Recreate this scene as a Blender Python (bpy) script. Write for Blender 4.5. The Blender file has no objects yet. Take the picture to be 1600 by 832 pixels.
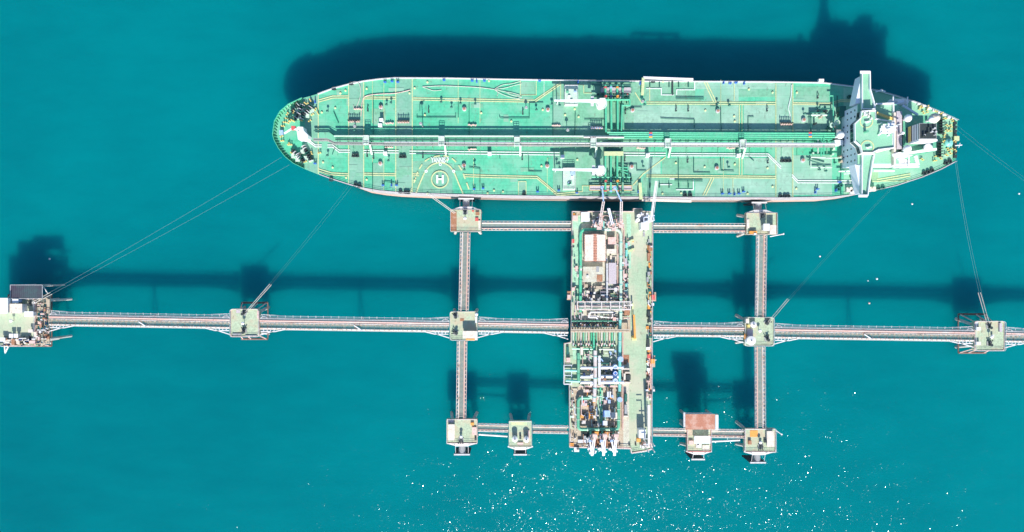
import bpy, math, random
from math import sin, cos, pi, radians, hypot, atan2
from mathutils import Vector
random.seed(7)
S = bpy.context.scene
COL = S.collection

# ------------------------------------------------------------ camera, sky, sun, exposure
H, F = 290.0, 1067.0            # drone height above the water, focal length in photo pixels
cam = bpy.data.cameras.new('camera'); camo = bpy.data.objects.new('camera', cam); COL.objects.link(camo)
camo.location = (0, 0, H); camo.rotation_euler = (0, 0, 0)
cam.sensor_width = 36; cam.lens = 36*F/1600; cam.clip_start = 1; cam.clip_end = 30000
S.camera = camo
SUN = Vector((0.07, -1.38, 1)).normalized()
elev = math.asin(SUN.z); azim = atan2(SUN.x, SUN.y)
w = bpy.data.worlds.new('World'); S.world = w; w.use_nodes = True
nt = w.node_tree; nt.nodes.clear()
sky = nt.nodes.new('ShaderNodeTexSky'); sky.sky_type = 'NISHITA'; sky.sun_disc = False
sky.sun_elevation = elev; sky.sun_rotation = azim; sky.air_density = 1.0; sky.dust_density = 0.3; sky.ozone_density = 4.0
bg = nt.nodes.new('ShaderNodeBackground'); bg.inputs['Strength'].default_value = 0.12
wo = nt.nodes.new('ShaderNodeOutputWorld')
nt.links.new(sky.outputs[0], bg.inputs[0]); nt.links.new(bg.outputs[0], wo.inputs[0])
sl = bpy.data.lights.new('sun', 'SUN'); sl.energy = 4.6; sl.angle = radians(0.5); sl.color = (1.0, 0.955, 0.9)
so = bpy.data.objects.new('sun', sl); COL.objects.link(so); so.rotation_euler = SUN.to_track_quat('Z', 'Y').to_euler()
so.location = SUN*400
S.view_settings.view_transform = 'Standard'; S.view_settings.look = 'None'
S.view_settings.exposure = 0.63; S.view_settings.gamma = 1; S.view_settings.use_curve_mapping = False
S.cycles.use_denoising = True
S.cycles.max_bounces = 5; S.cycles.diffuse_bounces = 3; S.cycles.glossy_bounces = 2

# ------------------------------------------------------------ materials
def mat(name, col, rough=0.6, metal=0.0, dirt=None, amount=0.35, scale=0.35, fine=3.0, bump=0.0, seams=None, var=0.16, thr=0.55, spots=None, spot_thr=0.62, spot_scale=0.7):
    m = bpy.data.materials.new(name); m.use_nodes = True
    n = m.node_tree.nodes; L = m.node_tree.links; b = n['Principled BSDF']
    tc = n.new('ShaderNodeNewGeometry')
    n1 = n.new('ShaderNodeTexNoise'); n1.inputs['Scale'].default_value = scale; n1.inputs['Detail'].default_value = 6; n1.inputs['Roughness'].default_value = 0.65
    n2 = n.new('ShaderNodeTexNoise'); n2.inputs['Scale'].default_value = fine; n2.inputs['Detail'].default_value = 3
    L.new(tc.outputs['Position'], n1.inputs['Vector']); L.new(tc.outputs['Position'], n2.inputs['Vector'])
    c1 = n.new('ShaderNodeMix'); c1.data_type = 'RGBA'
    c1.inputs[6].default_value = (*[c*(1-var) for c in col], 1); c1.inputs[7].default_value = (*[min(1, c*(1+var)) for c in col], 1)
    r0 = n.new('ShaderNodeMapRange'); r0.inputs[1].default_value = 0.35; r0.inputs[2].default_value = 0.65
    L.new(n2.outputs[0], r0.inputs[0]); L.new(r0.outputs[0], c1.inputs[0])
    out = c1.outputs[2]
    if dirt:
        r = n.new('ShaderNodeMapRange'); r.inputs[1].default_value = thr-0.03; r.inputs[2].default_value = thr+0.13; r.inputs[4].default_value = amount
        L.new(n1.outputs[0], r.inputs[0])
        c2 = n.new('ShaderNodeMix'); c2.data_type = 'RGBA'; c2.inputs[7].default_value = (*dirt, 1)
        L.new(out, c2.inputs[6]); L.new(r.outputs[0], c2.inputs[0]); out = c2.outputs[2]
    if spots:       # small stains and worn spots with hard-ish edges, stretched across the ship
        n3 = n.new('ShaderNodeTexNoise'); n3.inputs['Scale'].default_value = spot_scale; n3.inputs['Detail'].default_value = 5; n3.inputs['Roughness'].default_value = 0.7
        mpp = n.new('ShaderNodeMapping'); mpp.inputs['Scale'].default_value = (1.0, 0.55, 1); mpp.inputs['Location'].default_value = (31, 7, 3)
        L.new(tc.outputs['Position'], mpp.inputs['Vector']); L.new(mpp.outputs[0], n3.inputs['Vector'])
        r3 = n.new('ShaderNodeMapRange'); r3.inputs[1].default_value = spot_thr; r3.inputs[2].default_value = spot_thr+0.05; r3.inputs[4].default_value = 0.75
        L.new(n3.outputs[0], r3.inputs[0])
        c4 = n.new('ShaderNodeMix'); c4.data_type = 'RGBA'; c4.inputs[7].default_value = (*spots, 1); L.new(out, c4.inputs[6]); L.new(r3.outputs[0], c4.inputs[0]); out = c4.outputs[2]
    if seams:
        bt = n.new('ShaderNodeTexBrick'); bt.inputs['Scale'].default_value = 1; bt.inputs['Brick Width'].default_value = seams[0]; bt.inputs['Row Height'].default_value = seams[1]
        bt.inputs['Mortar Size'].default_value = seams[2]; bt.inputs['Color1'].default_value = (1, 1, 1, 1); bt.inputs['Color2'].default_value = (seams[4],)*3+(1,); bt.inputs['Mortar'].default_value = (seams[3],)*3+(1,)
        L.new(tc.outputs['Position'], bt.inputs['Vector'])
        c3 = n.new('ShaderNodeMix'); c3.data_type = 'RGBA'; c3.blend_type = 'MULTIPLY'; c3.inputs[0].default_value = 1
        L.new(out, c3.inputs[6]); L.new(bt.outputs[0], c3.inputs[7]); out = c3.outputs[2]
    L.new(out, b.inputs['Base Color']); b.inputs['Roughness'].default_value = rough; b.inputs['Metallic'].default_value = metal
    if bump:
        bp = n.new('ShaderNodeBump'); bp.inputs['Strength'].default_value = bump; bp.inputs['Distance'].default_value = 0.1
        L.new(n2.outputs[0], bp.inputs['Height']); L.new(bp.outputs[0], b.inputs['Normal'])
    return m
RUST = (0.33, 0.13, 0.06)
M = dict(
 deck=mat('ship_deck_mint', (0.09, 0.50, 0.29), 0.65, dirt=(0.21, 0.53, 0.35), amount=0.85, scale=0.07, fine=0.8, seams=(11.5, 3.6, 0.09, 0.84, 0.94), thr=0.47, var=0.10, spots=(0.14, 0.32, 0.20), spot_thr=0.60),
 deckg=mat('ship_deck_sage', (0.18, 0.43, 0.29), 0.7, dirt=(0.27, 0.48, 0.36), amount=0.6, scale=0.15, fine=1.0, seams=(7, 1.2, 0.07, 0.90, 0.97), thr=0.48, var=0.08, spots=(0.20, 0.30, 0.22), spot_thr=0.63),
 deckp=mat('ship_deck_pale', (0.32, 0.54, 0.40), 0.65, dirt=(0.20, 0.46, 0.31), amount=0.8, scale=0.10, fine=0.8, seams=(12, 3.6, 0.08, 0.86, 0.93), thr=0.49, var=0.1, spots=(0.21, 0.34, 0.25), spot_thr=0.60),
 deckm=mat('ship_deck_mid', (0.18, 0.45, 0.28), 0.65, dirt=(0.27, 0.49, 0.35), amount=0.8, scale=0.13, fine=0.8, seams=(9, 3.6, 0.08, 0.86, 0.93), thr=0.48, var=0.1, spots=(0.19, 0.30, 0.2), spot_thr=0.6),
 housed=mat('house_deck_green', (0.25, 0.53, 0.35), 0.7, dirt=(0.38, 0.56, 0.42), amount=0.6, scale=0.2, var=0.08, spots=(0.28, 0.40, 0.28), spot_thr=0.63),
 hull=mat('hull_grey_paint', (0.50, 0.45, 0.45), 0.5, dirt=(0.30, 0.16, 0.12), amount=0.6, scale=0.25),
 boot=mat('hull_red_paint', (0.62, 0.40, 0.32), 0.6, dirt=(0.35, 0.2, 0.15), amount=0.5, scale=0.3),
 white=mat('white_paint', (0.74, 0.73, 0.71), 0.45, dirt=(0.50, 0.38, 0.30), amount=0.55, scale=0.5, var=0.06, spots=(0.4, 0.27, 0.2), spot_thr=0.62),
 wclean=mat('clean_white_paint', (0.82, 0.82, 0.82), 0.35, var=0.03),
 lav=mat('pale_blue_sky_tinted_paint', (0.78, 0.82, 0.90), 0.5, dirt=(0.55, 0.5, 0.5), amount=0.2, scale=0.4, var=0.04),  # pale blue; on the house walls it carries the tint of sky-lit shade
 yel=mat('yellow_paint', (0.58, 0.62, 0.32), 0.6, dirt=(0.3, 0.52, 0.33), amount=0.55, scale=0.5),
 ywarm=mat('warm_yellow_paint', (0.80, 0.58, 0.18), 0.6, dirt=(0.5, 0.45, 0.2), amount=0.4, scale=1.0),
 wline=mat('white_line_paint', (0.72, 0.76, 0.70), 0.6, dirt=(0.35, 0.6, 0.42), amount=0.5, scale=1.0),
 dark=mat('dark_steel', (0.035, 0.05, 0.05), 0.5, dirt=(0.12, 0.08, 0.06), amount=0.4, scale=1.5),
 dgreen=mat('dark_green_paint', (0.02, 0.13, 0.10), 0.5),
 green=mat('bright_green_pipe_paint', (0.10, 0.52, 0.30), 0.35, dirt=(0.22, 0.52, 0.36), amount=0.5, scale=0.5),
 teal=mat('teal_pipe_paint', (0.20, 0.58, 0.50), 0.35, dirt=(0.5, 0.66, 0.58), amount=0.5, scale=0.4),
 mgreen=mat('mid_green_pipe_paint', (0.13, 0.42, 0.26), 0.4, dirt=(0.45, 0.5, 0.36), amount=0.5, scale=0.3),
 pgreen=mat('pale_green_pipe_paint', (0.50, 0.66, 0.52), 0.4, dirt=(0.66, 0.56, 0.48), amount=0.4, scale=0.4),
 grey=mat('grey_steel', (0.34, 0.35, 0.35), 0.55, dirt=(0.25, 0.16, 0.12), amount=0.4, scale=0.8),
 lgrey=mat('light_grey_steel', (0.58, 0.58, 0.58), 0.5, dirt=(0.42, 0.3, 0.24), amount=0.4, scale=0.7),
 blue=mat('blue_paint', (0.05, 0.16, 0.50), 0.4),
 lblue=mat('pale_blue_paint', (0.35, 0.50, 0.75), 0.4, dirt=(0.6, 0.65, 0.7), amount=0.5, scale=1.2),
 navy=mat('navy_paint', (0.02, 0.04, 0.11), 0.4),
 red=mat('red_paint', (0.62, 0.10, 0.09), 0.5, dirt=(0.6, 0.35, 0.3), amount=0.4, scale=1.0),
 pink=mat('faded_red_paint', (0.72, 0.50, 0.44), 0.6, dirt=RUST, amount=0.5, scale=0.9),
 rust=mat('rusty_steel', (0.36, 0.17, 0.09), 0.8, dirt=(0.58, 0.40, 0.30), amount=0.7, scale=0.7, bump=0.3),
 orange=mat('orange_paint', (0.80, 0.34, 0.07), 0.5, dirt=(0.4, 0.2, 0.1), amount=0.4, scale=1.0),
 tan=mat('tan_concrete', (0.48, 0.40, 0.29), 0.85, dirt=(0.38, 0.23, 0.14), amount=0.7, scale=0.5, bump=0.3, spots=(0.2, 0.16, 0.12), spot_thr=0.61),
 conc=mat('pale_concrete', (0.55, 0.54, 0.43), 0.85, dirt=(0.42, 0.28, 0.18), amount=0.6, scale=0.3, bump=0.3, spots=(0.25, 0.2, 0.16), spot_thr=0.61),
 jet=mat('jetty_deck_sage', (0.38, 0.50, 0.33), 0.8, dirt=(0.54, 0.52, 0.38), amount=0.8, scale=0.10, fine=1.5, bump=0.2, thr=0.47, var=0.08, seams=(9, 6, 0.08, 0.86, 0.94), spots=(0.26, 0.29, 0.20), spot_thr=0.62),
 jet2=mat('jetty_deck_mint', (0.34, 0.58, 0.40), 0.8, dirt=(0.50, 0.56, 0.42), amount=0.7, scale=0.2, fine=1.5, bump=0.2, thr=0.5),
 dol=mat('dolphin_deck', (0.41, 0.50, 0.34), 0.85, dirt=(0.52, 0.44, 0.30), amount=0.9, scale=0.2, fine=1.8, bump=0.25, thr=0.50, spots=(0.27, 0.22, 0.15), spot_thr=0.62),
 grate=mat('grating_grey', (0.30, 0.33, 0.28), 0.7, dirt=(0.52, 0.45, 0.34), amount=0.8, scale=0.45, fine=4),
 pipew=mat('weathered_white_pipe', (0.66, 0.60, 0.56), 0.5, dirt=(0.50, 0.28, 0.20), amount=0.8, scale=0.22, spots=(0.30, 0.2, 0.16), spot_thr=0.6),
 pipep=mat('pink_lagged_pipe', (0.66, 0.42, 0.36), 0.6, dirt=(0.68, 0.60, 0.54), amount=0.8, scale=0.10, spots=(0.35, 0.2, 0.15), spot_thr=0.62),
 roofr=mat('rusty_red_roof_sheet', (0.50, 0.21, 0.13), 0.75, dirt=(0.66, 0.42, 0.32), amount=0.8, scale=0.35, thr=0.5),
 roofw=mat('faded_red_and_white_roof_sheet', (0.52, 0.24, 0.16), 0.7, dirt=(0.66, 0.50, 0.42), amount=0.8, scale=0.16, thr=0.52, seams=(30, 0.9, 0.12, 0.75, 0.88)),
 roofd=mat('dark_roof_sheet', (0.055, 0.045, 0.07), 0.7, dirt=(0.05, 0.11, 0.11), amount=0.9, scale=0.06, thr=0.5),
 roofp=mat('purple_grey_roof_sheet', (0.50, 0.44, 0.46), 0.7, dirt=(0.6, 0.48, 0.42), amount=0.5, scale=0.3),
 cream=mat('cream_painted_roof', (0.70, 0.62, 0.52), 0.7, dirt=(0.56, 0.40, 0.29), amount=0.6, scale=0.4, spots=(0.4, 0.3, 0.22), spot_thr=0.62),
 pile=mat('steel_pile', (0.55, 0.52, 0.48), 0.7, dirt=(0.34, 0.20, 0.13), amount=0.6, scale=0.35),
 brace=mat('rusty_wet_brace', (0.17, 0.10, 0.08), 0.8, dirt=(0.34, 0.20, 0.15), amount=0.8, scale=0.6),
 rubber=mat('black_rubber', (0.03, 0.03, 0.035), 0.8),
 fpanel=mat('fender_panel_face', (0.035, 0.03, 0.045), 0.6, dirt=(0.12, 0.09, 0.1), amount=0.4, scale=0.5),
 glass=mat('dark_window_glass', (0.02, 0.04, 0.06), 0.08, var=0.02),
 rope=mat('pale_rope', (0.58, 0.54, 0.47), 0.9),
 ropec=mat('wet_mooring_line', (0.16, 0.27, 0.28), 0.9),
)
# corrugation bands on the sheet roofs
def corrugate(m, axis, sc):
    n = m.node_tree.nodes; L = m.node_tree.links; b = n['Principled BSDF']
    wv = n.new('ShaderNodeTexWave'); wv.bands_direction = axis; wv.inputs['Scale'].default_value = sc; wv.inputs['Distortion'].default_value = 0
    tc = [x for x in n if x.type == 'NEW_GEOMETRY'][0]; L.new(tc.outputs['Position'], wv.inputs['Vector'])
    bp = n.new('ShaderNodeBump'); bp.inputs['Strength'].default_value = 0.6; bp.inputs['Distance'].default_value = 0.25
    L.new(wv.outputs[1], bp.inputs['Height']); L.new(bp.outputs[0], b.inputs['Normal'])
corrugate(M['roofr'], 'X', 0.5); corrugate(M['roofw'], 'Y', 0.3); corrugate(M['roofd'], 'X', 0.4)

def water_material():
    m = bpy.data.materials.new('sea_water'); m.use_nodes = True
    n = m.node_tree.nodes; L = m.node_tree.links; b = n['Principled BSDF']
    tc = n.new('ShaderNodeTexCoord')
    big = n.new('ShaderNodeTexNoise'); big.inputs['Scale'].default_value = 0.006; big.inputs['Detail'].default_value = 2
    mid = n.new('ShaderNodeTexNoise'); mid.inputs['Scale'].default_value = 0.12; mid.inputs['Detail'].default_value = 4
    mp = n.new('ShaderNodeMapping'); mp.inputs['Scale'].default_value = (0.35, 1, 1); mp.inputs['Rotation'].default_value = (0, 0, radians(8))
    L.new(tc.outputs['Object'], big.inputs['Vector']); L.new(tc.outputs['Object'], mp.inputs['Vector']); L.new(mp.outputs[0], mid.inputs['Vector'])
    c = n.new('ShaderNodeMix'); c.data_type = 'RGBA'
    c.inputs[6].default_value = WATER_A; c.inputs[7].default_value = WATER_B
    r = n.new('ShaderNodeMapRange'); r.inputs[1].default_value = 0.3; r.inputs[2].default_value = 0.7
    ad = n.new('ShaderNodeMath'); ad.operation = 'MULTIPLY_ADD'; ad.inputs[1].default_value = 0.34
    L.new(mid.outputs[0], ad.inputs[0]); L.new(big.outputs[0], ad.inputs[2])
    sb = n.new('ShaderNodeMath'); sb.operation = 'SUBTRACT'; sb.inputs[1].default_value = 0.17
    L.new(ad.outputs[0], sb.inputs[0]); L.new(sb.outputs[0], r.inputs[0]); L.new(r.outputs[0], c.inputs[0])
    L.new(c.outputs[2], b.inputs['Base Color'])
    b.inputs['Roughness'].default_value = 0.6; b.inputs['Specular IOR Level'].default_value = 0.0
    b.subsurface_method = 'BURLEY'
    b.inputs['Subsurface Weight'].default_value = 1.0
    b.inputs['Subsurface Radius'].default_value = (0.6, 1.0, 1.2); b.inputs['Subsurface Scale'].default_value = 14
    # the rippled skin of the water is the coat; wavelets steeper around one spot, made up to gather sun glitter there
    b.inputs['Coat Weight'].default_value = 0.45; b.inputs['Coat IOR'].default_value = 1.333; b.inputs['Coat Roughness'].default_value = 0.115
    mp2 = n.new('ShaderNodeMapping'); mp2.inputs['Scale'].default_value = (0.75, 1.25, 1); mp2.inputs['Rotation'].default_value = (0, 0, radians(30))
    L.new(tc.outputs['Object'], mp2.inputs['Vector'])
    def vmath(op, a_, b_=None):
        q = n.new('ShaderNodeVectorMath'); q.operation = op; L.new(a_, q.inputs[0])
        if b_ is not None:
            if isinstance(b_, tuple): q.inputs[1].default_value = b_
            else: L.new(b_, q.inputs[1])
        return q.outputs[0]
    cells = []
    for sc_, off in ((5.6, (0, 0, 0)), (3.1, (37.3, 11.9, 0))):      # wavelet facets, each with its own slope
        vo = n.new('ShaderNodeTexVoronoi'); vo.inputs['Scale'].default_value = sc_
        L.new(vmath('ADD', mp2.outputs[0], off), vo.inputs['Vector']); cells.append(vo.outputs['Color'])
    tilt = vmath('SUBTRACT', vmath('ADD', cells[0], cells[1]), (1, 1, 1))
    gu = n.new('ShaderNodeTexNoise'); gu.inputs['Scale'].default_value = 0.16; gu.inputs['Detail'].default_value = 4
    L.new(mp2.outputs[0], gu.inputs['Vector'])
    gr = n.new('ShaderNodeMapRange'); gr.inputs[1].default_value = 0.35; gr.inputs[2].default_value = 0.68; gr.inputs[3].default_value = 0.62; gr.inputs[4].default_value = 1.4
    L.new(gu.outputs[0], gr.inputs[0])
    ds = n.new('ShaderNodeVectorMath'); ds.operation = 'DISTANCE'; ds.inputs[1].default_value = (95, -150, 0); L.new(tc.outputs['Object'], ds.inputs[0])
    dr = n.new('ShaderNodeMapRange'); dr.interpolation_type = 'SMOOTHSTEP'; dr.inputs[1].default_value = 20; dr.inputs[2].default_value = 210; dr.inputs[3].default_value = WAVE; dr.inputs[4].default_value = WAVE*0.6
    L.new(ds.outputs['Value'], dr.inputs[0])
    ml = n.new('ShaderNodeMath'); ml.operation = 'MULTIPLY'; L.new(gr.outputs[0], ml.inputs[0]); L.new(dr.outputs[0], ml.inputs[1])
    sc = n.new('ShaderNodeVectorMath'); sc.operation = 'SCALE'; L.new(tilt, sc.inputs[0]); L.new(ml.outputs[0], sc.inputs['Scale'])
    flat = vmath('MULTIPLY', sc.outputs[0], (1, 1, 0)); up = vmath('ADD', flat, (0, 0, 1)); nv = vmath('NORMALIZE', up)
    L.new(nv, b.inputs['Coat Normal'])
    rp = n.new('ShaderNodeTexNoise'); rp.inputs['Scale'].default_value = 0.5; rp.inputs['Detail'].default_value = 4; L.new(mp2.outputs[0], rp.inputs['Vector'])
    bp = n.new('ShaderNodeBump'); bp.inputs['Strength'].default_value = 1.0; bp.inputs['Distance'].default_value = 0.16
    L.new(rp.outputs[0], bp.inputs['Height']); L.new(bp.outputs[0], b.inputs['Normal'])
    return m
WATER_A = (0.0, 0.130, 0.150, 1); WATER_B = (0.0, 0.180, 0.194, 1); WAVE = 0.44

# ------------------------------------------------------------ helpers
def P(px, py, z):                      # a photo pixel at a known height -> metres
    k = (H-z)/F
    return Vector(((px-800)*k, -(py-416)*k, z))
def wl(o):
    v = Vector(o.location)
    while o.parent: o = o.parent; v = v+Vector(o.location)
    return v
class MB:
    def __init__(s): s.v = []; s.f = []; s.n = 0
    def quad(s, a, b, c, d):
        i = len(s.v); s.v += [a, b, c, d]; s.f.append((i, i+1, i+2, i+3)); return s
    def box(s, x0, y0, z0, x1, y1, z1):
        if x0 > x1: x0, x1 = x1, x0
        if y0 > y1: y0, y1 = y1, y0
        i = len(s.v)
        s.v += [(x, y, z) for z in (z0, z1) for x, y in ((x0, y0), (x1, y0), (x1, y1), (x0, y1))]
        s.f += [tuple(i+j for j in q) for q in ((3, 2, 1, 0), (4, 5, 6, 7), (0, 1, 5, 4), (1, 2, 6, 5), (2, 3, 7, 6), (3, 0, 4, 7))]
        return s
    def pbox(s, px0, py0, px1, py1, z0, z1, zr=None):   # box whose top (or height zr) has these photo corners
        zr = z1 if zr is None else zr
        a = P(px0, py0, zr); b = P(px1, py1, zr)
        return s.box(a.x, a.y, z0, b.x, b.y, z1)
    def prism(s, pts, z0, z1, top=True, bottom=True):
        ar = sum(pts[k][0]*pts[(k+1) % len(pts)][1]-pts[(k+1) % len(pts)][0]*pts[k][1] for k in range(len(pts)))
        if ar < 0: pts = pts[::-1]
        i = len(s.v); n = len(pts)
        s.v += [(p[0], p[1], z0) for p in pts]+[(p[0], p[1], z1) for p in pts]
        if bottom: s.f.append(tuple(i+n-1-k for k in range(n)))
        if top: s.f.append(tuple(i+n+k for k in range(n)))
        for k in range(n):
            j = (k+1) % n; s.f.append((i+k, i+j, i+n+j, i+n+k))
        return s
    def bar(s, a, b, w, h=None):
        a = Vector(a); b = Vector(b); h = w if h is None else h
        d = (b-a); 
        if d.length < 1e-6: return s
        d.normalize(); up = Vector((0, 0, 1)) if abs(d.z) < 0.95 else Vector((1, 0, 0))
        u = d.cross(up).normalized()*w/2; t = u.cross(d).normalized()*h/2
        i = len(s.v)
        for p in (a, b): s.v += [tuple(p+u+t), tuple(p-u+t), tuple(p-u-t), tuple(p+u-t)]
        s.f += [tuple(i+j for j in q) for q in ((0, 1, 2, 3), (7, 6, 5, 4), (0, 4, 5, 1), (1, 5, 6, 2), (2, 6, 7, 3), (3, 7, 4, 0))]
        return s
    def tube(s, pts, r, n=8, r2=None):
        pts = [Vector(p) for p in pts]; i = len(s.v); m = len(pts)
        for k, p in enumerate(pts):
            if k == 0: d = pts[1]-p
            elif k == m-1: d = p-pts[k-1]
            else: d = (pts[k+1]-p).normalized()+(p-pts[k-1]).normalized()
            d.normalize(); up = Vector((0, 0, 1)) if abs(d.z) < 0.9 else Vector((0, 1, 0))
            u = d.cross(up).normalized(); t = u.cross(d)
            sc = 1.0
            if 0 < k < m-1:
                c = (p-pts[k-1]).normalized().dot(d); sc = 1/max(0.6, c)
            rr = r if r2 is None else r+(r2-r)*k/(m-1)
            for j in range(n):
                a = 2*pi*j/n; s.v.append(tuple(p+u*cos(a)*rr*sc+t*sin(a)*rr))
        for k in range(m-1):
            for j in range(n):
                a = i+k*n+j; b = i+k*n+(j+1) % n; s.f.append((a, a+n, b+n, b))
        s.f.append(tuple(i+j for j in range(n))); s.f.append(tuple(i+(m-1)*n+n-1-j for j in range(n)))
        return s
    def cyl(s, x, y, z0, z1, r, n=16, r2=None): return s.lathe(x, y, [(r, z0), (r if r2 is None else r2, z1)], n)
    def lathe(s, x, y, prof, n=16):
        i = len(s.v); m = len(prof)
        for r, z in prof:
            for j in range(n):
                a = 2*pi*j/n; s.v.append((x+r*cos(a), y+r*sin(a), z))
        for k in range(m-1):
            for j in range(n):
                a = i+k*n+j; b = i+k*n+(j+1) % n; s.f.append((a, b, b+n, a+n))
        s.f.append(tuple(i+n-1-j for j in range(n))); s.f.append(tuple(i+(m-1)*n+j for j in range(n)))
        return s
    def dome(s, x, y, z, r, n=16, k=5, full=False):
        lo = -pi/2+0.15 if full else 0
        return s.lathe(x, y, [(r*cos(lo+(pi/2-lo-0.05)*i/k), z+r*sin(lo+(pi/2-lo-0.05)*i/k)) for i in range(k+1)], n)
    def ring(s, x, y, z0, z1, r, w, n=36):
        i = len(s.v)
        for rr, z in ((r-w/2, z0), (r+w/2, z0), (r+w/2, z1), (r-w/2, z1)):
            for j in range(n):
                a = 2*pi*j/n; s.v.append((x+rr*cos(a), y+rr*sin(a), z))
        for k in range(4):
            for j in range(n):
                a = i+k*n+j; b = i+k*n+(j+1) % n; c = i+((k+1) % 4)*n+(j+1) % n; d = i+((k+1) % 4)*n+j
                s.f.append((a, b, c, d))
        return s
    def strip(s, pts, w, z):               # painted line: mitred flat ribbon; every one a little above the last
        s.n += 1; z = z+0.0012*s.n
        pts = [Vector((p[0], p[1])) for p in pts]; i = len(s.v); m = len(pts)
        for k, p in enumerate(pts):
            d1 = (p-pts[k-1]).normalized() if k else (pts[1]-p).normalized()
            d2 = (pts[k+1]-p).normalized() if k < m-1 else d1
            d = (d1+d2).normalized(); nn = Vector((-d.y, d.x)); sc = w/2/max(0.5, d.dot(d1))
            s.v += [(p.x+nn.x*sc, p.y+nn.y*sc, z), (p.x-nn.x*sc, p.y-nn.y*sc, z)]
        for k in range(m-1): s.f.append((i+2*k+1, i+2*k+3, i+2*k+2, i+2*k))
        return s
    def build(s, name, m, parent=None, origin=None, smooth=False):
        o0 = Vector(origin) if origin is not None else (wl(parent) if parent else Vector((0, 0, 0)))
        me = bpy.data.meshes.new(name)
        me.from_pydata([(v[0]-o0.x, v[1]-o0.y, v[2]-o0.z) for v in s.v], [], s.f)
        me.materials.append(M[m] if isinstance(m, str) else m)
        if smooth:
            me.polygons.foreach_set('use_smooth', [True]*len(me.polygons)); me.update()
            try: me.set_sharp_from_angle(angle=radians(40))
            except Exception: pass
        o = bpy.data.objects.new(name, me); COL.objects.link(o)
        if parent: o.parent = parent; o.location = o0-wl(parent)
        else: o.location = o0
        return o
def tag(o, label, cat=None, group=None, kind=None):
    if label: o['label'] = label
    if cat: o['category'] = cat
    if group: o['group'] = group
    if kind: o['kind'] = kind
    return o
def thing(name, label, cat, loc, group=None):
    o = bpy.data.objects.new(name, None); COL.objects.link(o); o.location = loc; o.empty_display_size = 1
    return tag(o, label, cat, group)
def kids(o): return [c for c in list(o.children)]
def copy_tree(o, parent=None, loc=None, rz=None):
    c = o.copy(); COL.objects.link(c)
    if parent is not None: c.parent = parent
    if loc is not None: c.location = loc
    if rz is not None: c.rotation_euler = (0, 0, rz)
    for ch in kids(o): copy_tree(ch, c)
    return c
def setloc(o, p): o.location = Vector(p)-(wl(o.parent) if o.parent else Vector((0, 0, 0)))
def place(o, parent, p, rz=0):         # copy a part (and its sub-parts) to a world point
    return copy_tree(o, parent, Vector(p)-wl(parent), rz)

# ------------------------------------------------------------ the sea
m = MB(); m.quad((-9000, -9000, 0), (9000, -9000, 0), (9000, 9000, 0), (-9000, 9000, 0))
tag(m.build('sea', water_material()), None, kind='structure')

# ------------------------------------------------------------ the tanker
D = 16.0
ship = thing('tanker_ship', 'large oil tanker with mint green deck moored above the jetty', 'ship', P(960, 215, D)*1.0)
ship.location.z = 0
def Q(px, py, h=0): return P(px, py, D+h)
top_px = [(427, 211), (430, 190), (438.5, 175), (452, 163.5), (473, 153.7), (497, 147), (520, 138.5), (544, 132), (568, 127), (592, 123.8), (618, 121.8), (700, 122.3), (780, 124), (900, 126), (1000, 127), (1100, 127.5), (1200, 128), (1285, 129.5), (1330, 135), (1370, 141.5), (1400, 150), (1430, 160), (1460, 172), (1485, 183), (1496, 188.5)]
bot_px = [(1493, 253), (1470, 265.5), (1440, 278), (1400, 291), (1360, 300), (1335, 305), (1300, 309), (1220, 310.3), (1100, 309.8), (960, 309), (900, 308.3), (800, 307), (700, 304.8), (653, 303.2), (618, 301.5), (592, 299), (568, 295), (543, 288.5), (518, 280.5), (499, 273.5), (476, 264.5), (459.7, 256.5), (446.5, 246), (436, 232.5), (429, 219)]
deck_out = [Q(*p) for p in top_px+bot_px]
cy = Q(0, 215).y; bx = Q(560, 0).x; sx = Q(1370, 0).x; bowx = Q(427, 0).x; sternx = Q(1497, 0).x
def hullring(t, z):
    r = []
    for p in deck_out:
        x, y = p.x, p.y
        if x < bx:
            s_ = (bx-x)/(bx-bowx); x += t*s_**2*7; y = cy+(y-cy)*(1-0.35*t*s_)
        if x > sx:
            s_ = (x-sx)/(sternx-sx); x -= t*s_**2*9; y = cy+(y-cy)*(1-0.6*t*s_)
        r.append((x, y, z))
    return r
def loft(rings):
    m = MB(); n = len(rings[0])
    for r in rings: m.v += r
    for k in range(len(rings)-1):
        for j in range(n):
            a = k*n+j; b = k*n+(j+1) % n; m.f.append((a, b, b+n, a+n))
    return m
loft([hullring(0.62, 7.0), hullring(0.35, 11), hullring(0, D)]).build('hull', 'hull', ship)
loft([hullring(1.0, -6), hullring(0.8, 3), hullring(0.62, 7.0)]).build('hull_bottom', 'boot', ship)
mm = MB(); mm.v = [tuple(p) for p in deck_out][::-1]; mm.f = [tuple(range(len(deck_out)))]
mm.build('main_deck', 'deck', ship)
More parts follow.
